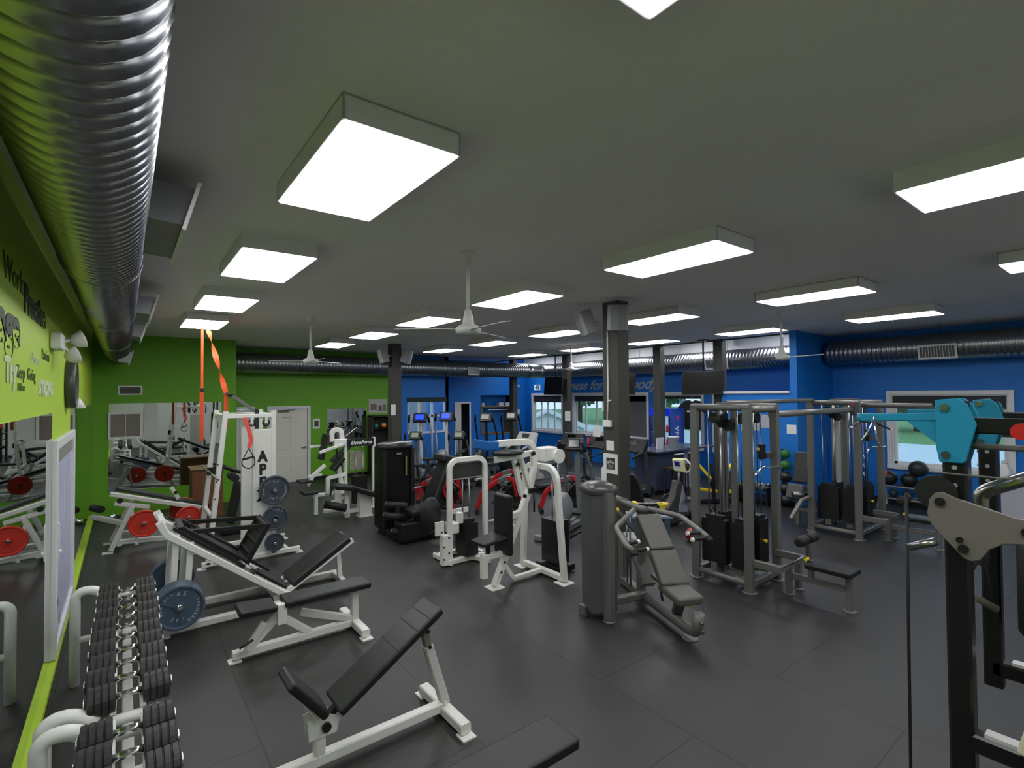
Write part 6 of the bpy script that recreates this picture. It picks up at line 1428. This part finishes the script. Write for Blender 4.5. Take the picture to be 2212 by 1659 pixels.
# exit pictogram
t = thing('exit_sign', 'small blue and white pictogram sign above the leftmost front window', 'sign', (XR, 16.15, 2.78))
W('panel', MB().b2((XR - 0.05, 15.98, 2.67), (XR - 0.002, 16.32, 2.89)), mat('sign_white', (210, 226, 236), 0.4, emit=0.35), t)
W('field', MB().b2((XR - 0.052, 16.0, 2.69), (XR - 0.05, 16.19, 2.87)), mat('sign_blue', (52, 120, 160), 0.4), t)
fg = MB(); fg.b2((XR - 0.055, 16.07, 2.83), (XR - 0.053, 16.10, 2.86)); fg.bar([(XR - 0.054, 16.09, 2.82), (XR - 0.054, 16.11, 2.77), (XR - 0.054, 16.07, 2.71)], 0.02, 0.003, up=(1, 0, 0)); fg.bar([(XR - 0.054, 16.11, 2.77), (XR - 0.054, 16.14, 2.72)], 0.02, 0.003, up=(1, 0, 0)); fg.bar([(XR - 0.054, 16.04, 2.80), (XR - 0.054, 16.13, 2.80)], 0.016, 0.003, up=(1, 0, 0))
W('figure', fg, PAPER, t)
W('arrow', MB().bar([(XR - 0.052, 16.28, 2.78), (XR - 0.052, 16.22, 2.78)], 0.02, 0.003, up=(1, 0, 0)), mat('sign_blue'), t)
solo('motion_sensor', MB().box((0, 0, 0), (0.06, 0.1, 0.12)), PAPER, 'small white sensor high on the dark blue far corner wall', 'sensor', None, (13.3, YC - 0.05, 2.85), bevel=0.02)
solo('light_switch', MB().box((0, 0, 0), (0.16, 0.02, 0.2)), PAPER, 'white switch plate on the dark blue far corner wall', 'switch', None, (13.3, YC - 0.01, 1.75))

# niche unit in the far wall
t = thing('wall_shelf_unit', 'wood edged alcove shelf unit in the far blue wall', 'shelf unit', (12.2, YC, 0.9))
f = MB(); f.b2((11.4, YC - 0.02, 0.9), (11.5, YC + 0.45, 2.0)); f.b2((12.9, YC - 0.02, 0.9), (13.0, YC + 0.45, 2.0)); f.b2((11.4, YC - 0.02, 0.88), (13.0, YC + 0.45, 0.92))
W('wood_frame', f, mat('brown_wood_trim', (120, 92, 52), 0.6, noise=0.2), t)
W('back_panel', MB().b2((11.4, YC + 0.44, 0.9), (13.0, YC + 0.46, 2.45)), BLUE, t); W('soffit', MB().b2((11.4, YC, 2.45), (13.0, YC + 0.46, 2.47)), BLUE, t)
W('shelf', MB().b2((11.4, YC - 0.05, 1.98), (13.0, YC + 0.45, 2.02)), mat('brown_wood_trim'), t)
W('light_bar', MB().b2((11.8, YC + 0.02, 1.86), (12.8, YC + 0.06, 1.89)), PAPER, t)
for i, (x, w_) in enumerate(((11.55, 0.14), (12.45, 0.22), (12.78, 0.2))):
    solo('box', MB().box((0, 0, 0.07), (w_, 0.2, 0.14)), mat('pale_box', (170, 176, 190), 0.6), 'pale box on the far alcove shelf, %s' % ('left end', 'right of the dark gap', 'right end')[i], 'box', None, (x, YC + 0.12, 2.02))

# conduit, junction box and papers on the big pillar
xq = PX - 0.12
t = thing('cable_conduit', 'white cable running down the big pillar to a junction box', 'conduit', (xq, 5.02, 2.1))
W('cable', MB().tube([(xq - 0.012, 5.06, 3.42), (xq - 0.012, 5.06, 2.5), (xq - 0.012, 5.08, 2.1)], 0.012, 8), PAPER, t)
W('junction_box', MB().box((xq - 0.025, 5.07, 2.06), (0.05, 0.15, 0.1)), PAPER, t, bevel=0.008); W('cable_clip', MB().box((xq - 0.01, 5.04, 2.4), (0.02, 0.06, 0.02)), PAPER, t)
t = thing('notice', 'white poster with dark photograph on the big pillar', 'poster', (xq, 5.04, 1.45))
W('sheet', MB().b2((xq - 0.008, 4.90, 1.33), (xq - 0.001, 5.17, 1.62)), PAPER, t)
W('picture', MB().b2((xq - 0.010, 4.95, 1.39), (xq - 0.008, 5.11, 1.56)), mat('poster_photo', (52, 52, 52), 0.6), t)
for y, z, r in ((5.075, 1.49, 0.022), (5.03, 1.505, 0.024), (4.985, 1.49, 0.022)): W('face_spot', MB().cyl((xq - 0.0102, y, z), (xq - 0.0112, y, z), r, 14), mat('pale_spot', (170, 170, 168), 0.6), t)
W('lower_band', MB().b2((xq - 0.0115, 4.98, 1.40), (xq - 0.0100, 5.08, 1.46)), mat('mid_grey_print', (110, 110, 110), 0.6), t)
solo('notice', MB().b2((-0.006, -0.07, -0.07), (-0.001, 0.07, 0.07)), PAPER, 'torn white slip above the poster on the big pillar', 'notice', None, (xq, 5.04, 1.74))
solo('notice', MB().prism([(-0.04, -0.13), (0.05, -0.13), (0.06, 0.13), (0.0, 0.14), (-0.05, 0.08)], 0.004, frame((0, 0, 0), (0, -1, 0), (0, 0, 1))), PAPER, 'white sheet curling off the left edge of the big pillar below the poster', 'notice', None, (xq - 0.005, 5.17, 1.3))
for i, (x, y, z, l) in enumerate(((11.88, 12.45, 1.75, 'white notice on the pillar between the two leftmost front windows'), (11.83, 10.72, 2.1, 'white notice on the pillar left of the big pillar'), )):
    solo('notice', MB().b2((-0.006, -0.13, -0.16), (-0.001, 0.13, 0.16)), PAPER, l, 'notice', None, (x, y, z))
solo('notice', MB().b2((-0.06, -0.006, -0.14), (0.06, -0.001, 0.14)), PAPER, 'white notice on the far pillar by the grey gym poster', 'notice', None, (5.56, 12.36, 2.12))
solo('notice', MB().b2((-0.005, -0.1, -0.1), (-0.001, 0.1, 0.1)), PAPER, 'white square paper near the column end of the blue partition', 'notice', None, (11.65, 5.13, 1.68))
for i, (y, z, a, b_) in enumerate(((5.95, 1.78, 0.2, 0.34), (5.70, 1.84, 0.2, 0.3), (5.48, 1.76, 0.16, 0.26), (6.2, 1.72, 0.18, 0.26))):
    solo('notice', MB().b2((-0.005, -a / 2, -b_ / 2), (-0.001, a / 2, b_ / 2)), mat('grey_print', (168, 172, 180), 0.6, noise=0.3, nscale=30), 'printed notice on the blue partition behind the cable station, %s' % ('tall one', 'upper one', 'nearest the column', 'farthest left')[i], 'notice', None, (11.65, y, z))

# ---- reception counter
t = thing('reception_counter', 'dark blue-grey counter with pale end panel in front of the front windows', 'counter', (11.3, 8.15, 0))
W('front', MB().b2((10.35, 7.78, 0), (11.55, 8.4, 1.03)), mat('slate_blue_front', (66, 74, 96), 0.5), t)
W('top', MB().b2((10.25, 7.62, 1.03), (12.7, 8.5, 1.08)), mat('counter_top', (86, 92, 104), 0.25), t, bevel=0.01)
W('end_panel', MB().b2((11.55, 7.9, 0), (12.2, 8.35, 1.03)), mat('pale_end_panel', (190, 196, 208), 0.5), t)
W('toe_kick', MB().b2((10.35, 7.77, 0), (11.55, 7.79, 0.1)), BLACK, t)
for i, x in enumerate((10.55, 11.1)):
    s = thing('bar_stool', 'dark brown stool tucked at the reception counter, %s' % ('left one', 'right one')[i], 'stool', (x, 7.4, 0), 0, 'stools at the counter')
    BR = mat('dark_brown_wood', (52, 36, 28), 0.5); P = local(s)
    for a in (-0.17, 0.17):
        for b_ in (-0.15, 0.15): P('leg', MB().bar([(a, b_, 0.0), (a * 0.9, b_ * 0.9, 0.66)], 0.035, up=(0, 1, 0)), BR)
    P('seat', MB().box((0, 0, 0.68), (0.38, 0.36, 0.05)), BR, bevel=0.012); P('backrest', MB().box((0, -0.16, 0.88), (0.36, 0.03, 0.3)), BR, bevel=0.01); P('rail', MB().box((0, -0.17, 1.04), (0.38, 0.02, 0.02)), PAPER); P('footrest', MB().bar([(-0.16, -0.15, 0.2), (0.16, -0.15, 0.2)], 0.03), BR)
BK_ = mat('white_tub', (214, 216, 220), 0.4)
solo('bucket', MB().lathe([(0.11, 0), (0.145, 0.27), (0.155, 0.27), (0.155, 0.29), (0.14, 0.29), (0.11, 0.02), (0.0001, 0.02)], None, 22), BK_, 'white tapered tub on the counter, right of the dark pillar', 'tub', None, (11.35, 7.95, 1.08))
solo('menu_board', MB().box((0, 0, 0.15), (0.26, 0.03, 0.3), rot=(0.1, 0, 0)), BK_, 'white board propped on the counter, left of the tub', 'board', None, (10.85, 8.0, 1.07))
t = thing('towel', 'crumpled white cloth on the console of the treadmill right of the big pillar', 'towel', (9.82, 8.28, 1.44))
obj('cloth', MB().sphere((0, 0, 0.03), 0.07, 12, 8, (1, 1.3, 0.5)).sphere((0.02, -0.09, 0.02), 0.05, 12, 8, (1, 1.2, 0.5)), PAPER, t)

# ---- drinks fridge
t = thing('drinks_fridge', 'blue glass-fronted drinks fridge behind the counter', 'fridge', (12.65, 9.1, 0))
FB = mat('fridge_blue', (6, 62, 168), 0.35); x0, x1, y0, y1 = 12.3, 12.98, 8.72, 9.44
f = MB(); f.b2((x0 + 0.02, y0, 0), (x1, y0 + 0.03, 2.05)); f.b2((x0 + 0.02, y1 - 0.03, 0), (x1, y1, 2.05)); f.b2((x1 - 0.03, y0 + 0.03, 0), (x1, y1 - 0.03, 2.05)); f.b2((x0 + 0.02, y0 + 0.03, 2.0), (x1 - 0.03, y1 - 0.03, 2.05)); f.b2((x0 + 0.02, y0 + 0.03, 0), (x1 - 0.03, y1 - 0.03, 0.25))
W('cabinet', f, FB, t)
W('header_panel', MB().b2((x0, y0, 1.84), (x0 + 0.03, y1, 2.05)), mat('header_blue', (16, 50, 190), 0.4, emit=0.5), t)
WT('header_lettering', 'PEPSI', 0.12, frame((x0 - 0.003, 9.28, 1.9), (0, -1, 0), (0, 0, 1)), PAPER, t)
W('lining', MB().b2((x1 - 0.05, y0 + 0.04, 0.25), (x1 - 0.035, y1 - 0.04, 2.0)), mat('fridge_lining', (170, 200, 235), 0.5, emit=0.8), t)
dr_ = W('door', MB().b2((x0, y0, 0.2), (x0 + 0.02, y0 + 0.05, 1.84)).b2((x0, y1 - 0.05, 0.2), (x0 + 0.02, y1, 1.84)).b2((x0, y0 + 0.05, 0.2), (x0 + 0.02, y1 - 0.05, 0.26)), mat('door_frame_dark', (24, 40, 90), 0.4), t)
W('door_glass', MB().b2((x0 + 0.005, y0 + 0.05, 0.26), (x0 + 0.012, y1 - 0.05, 1.84)), GLASS, dr_)
WT('side_lettering', 'AQUAFINA', 0.24, frame((12.72, y0 - 0.003, 0.35), (0, 0, 1), (-1, 0, 0)), PAPER, t, bold=0.004)
W('pink_spot', MB().cyl((12.68, y0 - 0.001, 1.78), (12.68, y0 - 0.004, 1.78), 0.07, 20), mat('pink_spot', (214, 34, 110), 0.5), t)
for z in (0.62, 1.0, 1.38): W('shelf', MB().b2((x0 + 0.05, y0 + 0.04, z - 0.01), (x1 - 0.06, y1 - 0.04, z)), PAPER, t)
cols = ((30, 130, 220), (60, 170, 230), (214, 180, 40), (226, 120, 40), (200, 50, 60), (190, 70, 110))
bt = thing('drink_bottle', 'drink bottle inside the fridge', 'bottle', (0, 0, 0))
first = True
for si, z in enumerate((1.0, 1.38, 0.62)):
    for k in range(6):
        y = 9.35 - k * 0.107
        c = cols[(k + (0 if si == 1 else (2 * si)) ) % 6] if si == 1 else (cols[0] if k < 3 else cols[5 - (k % 2)])
        lab = 'coloured drink bottle on the %s fridge shelf, %s' % (('middle', 'upper', 'lower')[si], ('first from the left', 'second from the left', 'third from the left', 'third from the right', 'second from the right', 'first from the right')[k])
        m_ = mat('drink_%d_%d_%d' % c, c, 0.3, emit=0.25)
        solo('drink_bottle', MB().lathe([(0.035, 0), (0.036, 0.15), (0.014, 0.2), (0.014, 0.235), (0.0001, 0.236)], None, 12), m_, lab, 'bottle', 'bottles in the drinks fridge', (12.45, y, z))
bpy.data.objects.remove(bt)

# ---- shirt hung in the window
t = thing('shirt', 'dark short-sleeved shirt hanging in front of the front window right of the fridge', 'shirt', (13.3, 8.0, 1.6))
sh = [(-0.27, -0.42), (0.27, -0.42), (0.27, 0.16), (0.40, 0.06), (0.5, 0.22), (0.26, 0.42), (0.1, 0.45), (0.0, 0.40), (-0.1, 0.45), (-0.26, 0.42), (-0.5, 0.22), (-0.40, 0.06), (-0.27, 0.16)]
W('body', MB().prism(sh, 0.05, frame((13.3, 8.65, 1.84), (0, -1, 0), (0, 0, 1))), mat('black_cloth', (26, 26, 32), 0.9), t, bevel=0.02)
W('chest_print', MB().b2((13.268, 8.69, 1.93), (13.272, 8.81, 1.98)), PAPER, t); W('sleeve_print', MB().b2((13.268, 8.45, 1.9), (13.272, 8.51, 1.98)), PAPER, t)
W('hanger', MB().tube([(13.3, 8.65, 2.3), (13.3, 8.65, 2.42)], 0.006, 6).tube([(13.3, 8.88, 2.22), (13.3, 8.65, 2.3), (13.3, 8.43, 2.22)], 0.008, 6), PAPER, t)
W('hang_cord', MB().tube([(13.3, 8.65, 2.42), (13.3, 8.65, 3.2)], 0.004, 6), PAPER, t)
solo('wall_box', MB().box((0, 0, 0), (0.3, 0.04, 0.24)), WHITEP, 'pale box high on the lighter wall above the front duct', 'box', None, (XR - 0.02, 7.5, 3.95))
# ================= outside the windows
gm = mat('lawn', (92, 140, 92), 0.9, noise=0.35, nscale=1.5)
setprops(obj('lawn', MB().b2((XR + 0.3, -40, -0.35), (90, 70, -0.3)), gm), 'green lawn beyond the road outside', 'lawn', kind='stuff')
struct('road', MB().b2((20, -40, -0.3), (33, 70, -0.28)), mat('asphalt', (186, 206, 220), 0.7, noise=0.08, nscale=0.6))  # pale blue base puts the cool outdoor light into the asphalt colour
setprops([o for o in COL.objects if o.name == 'road'][0], 'pale road outside the right-hand windows', 'road')
LEAF = mat('leaf_green', (84, 118, 78), 0.9, noise=0.6, nscale=2.0)
def tree(x, y, h, r, label, cat='tree', trunk=True):
    t = thing('tree', label, cat, (x, y, -0.3), random.uniform(0, 6), 'trees outside the windows')
    b = MB(); vs = []; fs = []
    for k in range(420):
        a, p_ = random.uniform(0, 2 * PI), math.acos(random.uniform(-1, 1)); q = random.uniform(0.55, 1.0) ** 0.5
        c = V((math.cos(a) * math.sin(p_) * r * q, math.sin(a) * math.sin(p_) * r * q, h * 0.62 + math.cos(p_) * h * 0.38 * q))
        s = random.uniform(0.10, 0.2) * r
        u = V((random.gauss(0, 1), random.gauss(0, 1), random.gauss(0, 1))).normalized(); v_ = u.orthogonal().normalized(); o = len(vs)
        vs += [c + u * s, c + v_ * s, c - u * s, c - v_ * s]; fs.append((o, o + 1, o + 2, o + 3))
    b.add(vs, fs); b.sphere((0, 0, h * 0.62), r * 0.7, 14, 10, (1, 1, h * 0.38 / r))
    obj('crown', b, LEAF, t)
    obj('trunk', MB().cyl((0, 0, 0), (0, 0, h * 0.5), 0.18, 8), mat('bark', (70, 58, 48), 0.9), t)
for i, (x, y, h, r, l) in enumerate(((44, 11, 5.0, 2.9, 'leafy tree across the road in the right-hand window, left part'), (47, 4.5, 4.8, 2.9, 'leafy tree across the road in the right-hand window, right part'),
        (26, 26, 8.5, 2.6, 'tall dark tree outside the second front window'), (28, 20.5, 8.0, 2.6, 'dense green tree outside the front windows, beyond the house'), (40, 33, 6.5, 4.0, 'tree beyond the road outside the drinks fridge window'), (46, 22, 6.0, 4.0, 'tree beyond the road outside the shirt window'), (17.5, 33, 7.0, 2.6, 'tree outside the leftmost front window'), (12, 36, 6, 1.8, 'tree outside the back window, right part'), (8, 34, 6, 1.8, 'tree outside the back window, left part'))):
    tree(x, y, h, r, l)
# white gabled house
t = thing('house', 'white gabled house outside the leftmost front windows', 'house', (18.7, 21.2, -0.3), -0.72)
P = local(t)
P('wall', MB().b2((-2.0, 0.0, 0), (2.0, 4.5, 0.9)), mat('house_white', (226, 230, 236), 0.7))
P('gable', MB().prism([(-2.0, 0.9), (2.0, 0.9), (0, 1.78)], 4.5, frame((0, 2.25, 0), (1, 0, 0), (0, 0, 1))), mat('house_white'))
for s in (-1, 1): P('roof', MB().box((s * 1.12, 2.25, 1.36), (2.6, 4.9, 0.08), rot=(0, s * 0.414, 0)), mat('pale_roof', (196, 206, 222), 0.6))
P('fascia', MB().bar([(-2.3, -0.22, 0.82), (0, -0.22, 1.83), (2.3, -0.22, 0.82)], 0.12, 0.05, up=(0, 1, 0)), mat('house_white'))
# banner outside
t = thing('banner', 'small cyan feather banner on a pole across the lawn outside the front window', 'banner', (18.5, 12.6, -0.3))
obj('pole', MB().cyl((0, 0, 0), (0, 0, 2.6), 0.02, 8), STEEL, t); obj('flag', MB().box((0.0, -0.22, 1.9), (0.02, 0.4, 1.2)), mat('cyan_flag', (40, 160, 215), 0.6), t)
t = thing('shed', 'pale blue-grey outbuilding outside the back window', 'shed', (8.5, 24, -0.3)); P = local(t)
P('wall', MB().b2((-4, -1.5, 0), (4, 1.5, 2.1)), mat('pale_blue_siding', (150, 176, 206), 0.7)); P('roof', MB().prism([(-4.3, 2.1), (4.3, 2.1), (3.6, 2.7), (-3.6, 2.7)], 3.2, frame((0, 0, 0), (1, 0, 0), (0, 0, 1))), mat('blue_grey_roof', (120, 150, 186), 0.7))
sl = bpy.data.lights.new('daylight', 'SUN'); sl.energy = 0.7; sl.angle = 1.0; sl.color = (0.75, 0.86, 1.0)
so = bpy.data.objects.new('daylight', sl); COL.objects.link(so); so.rotation_euler = (0.6, -0.5, 0.3)
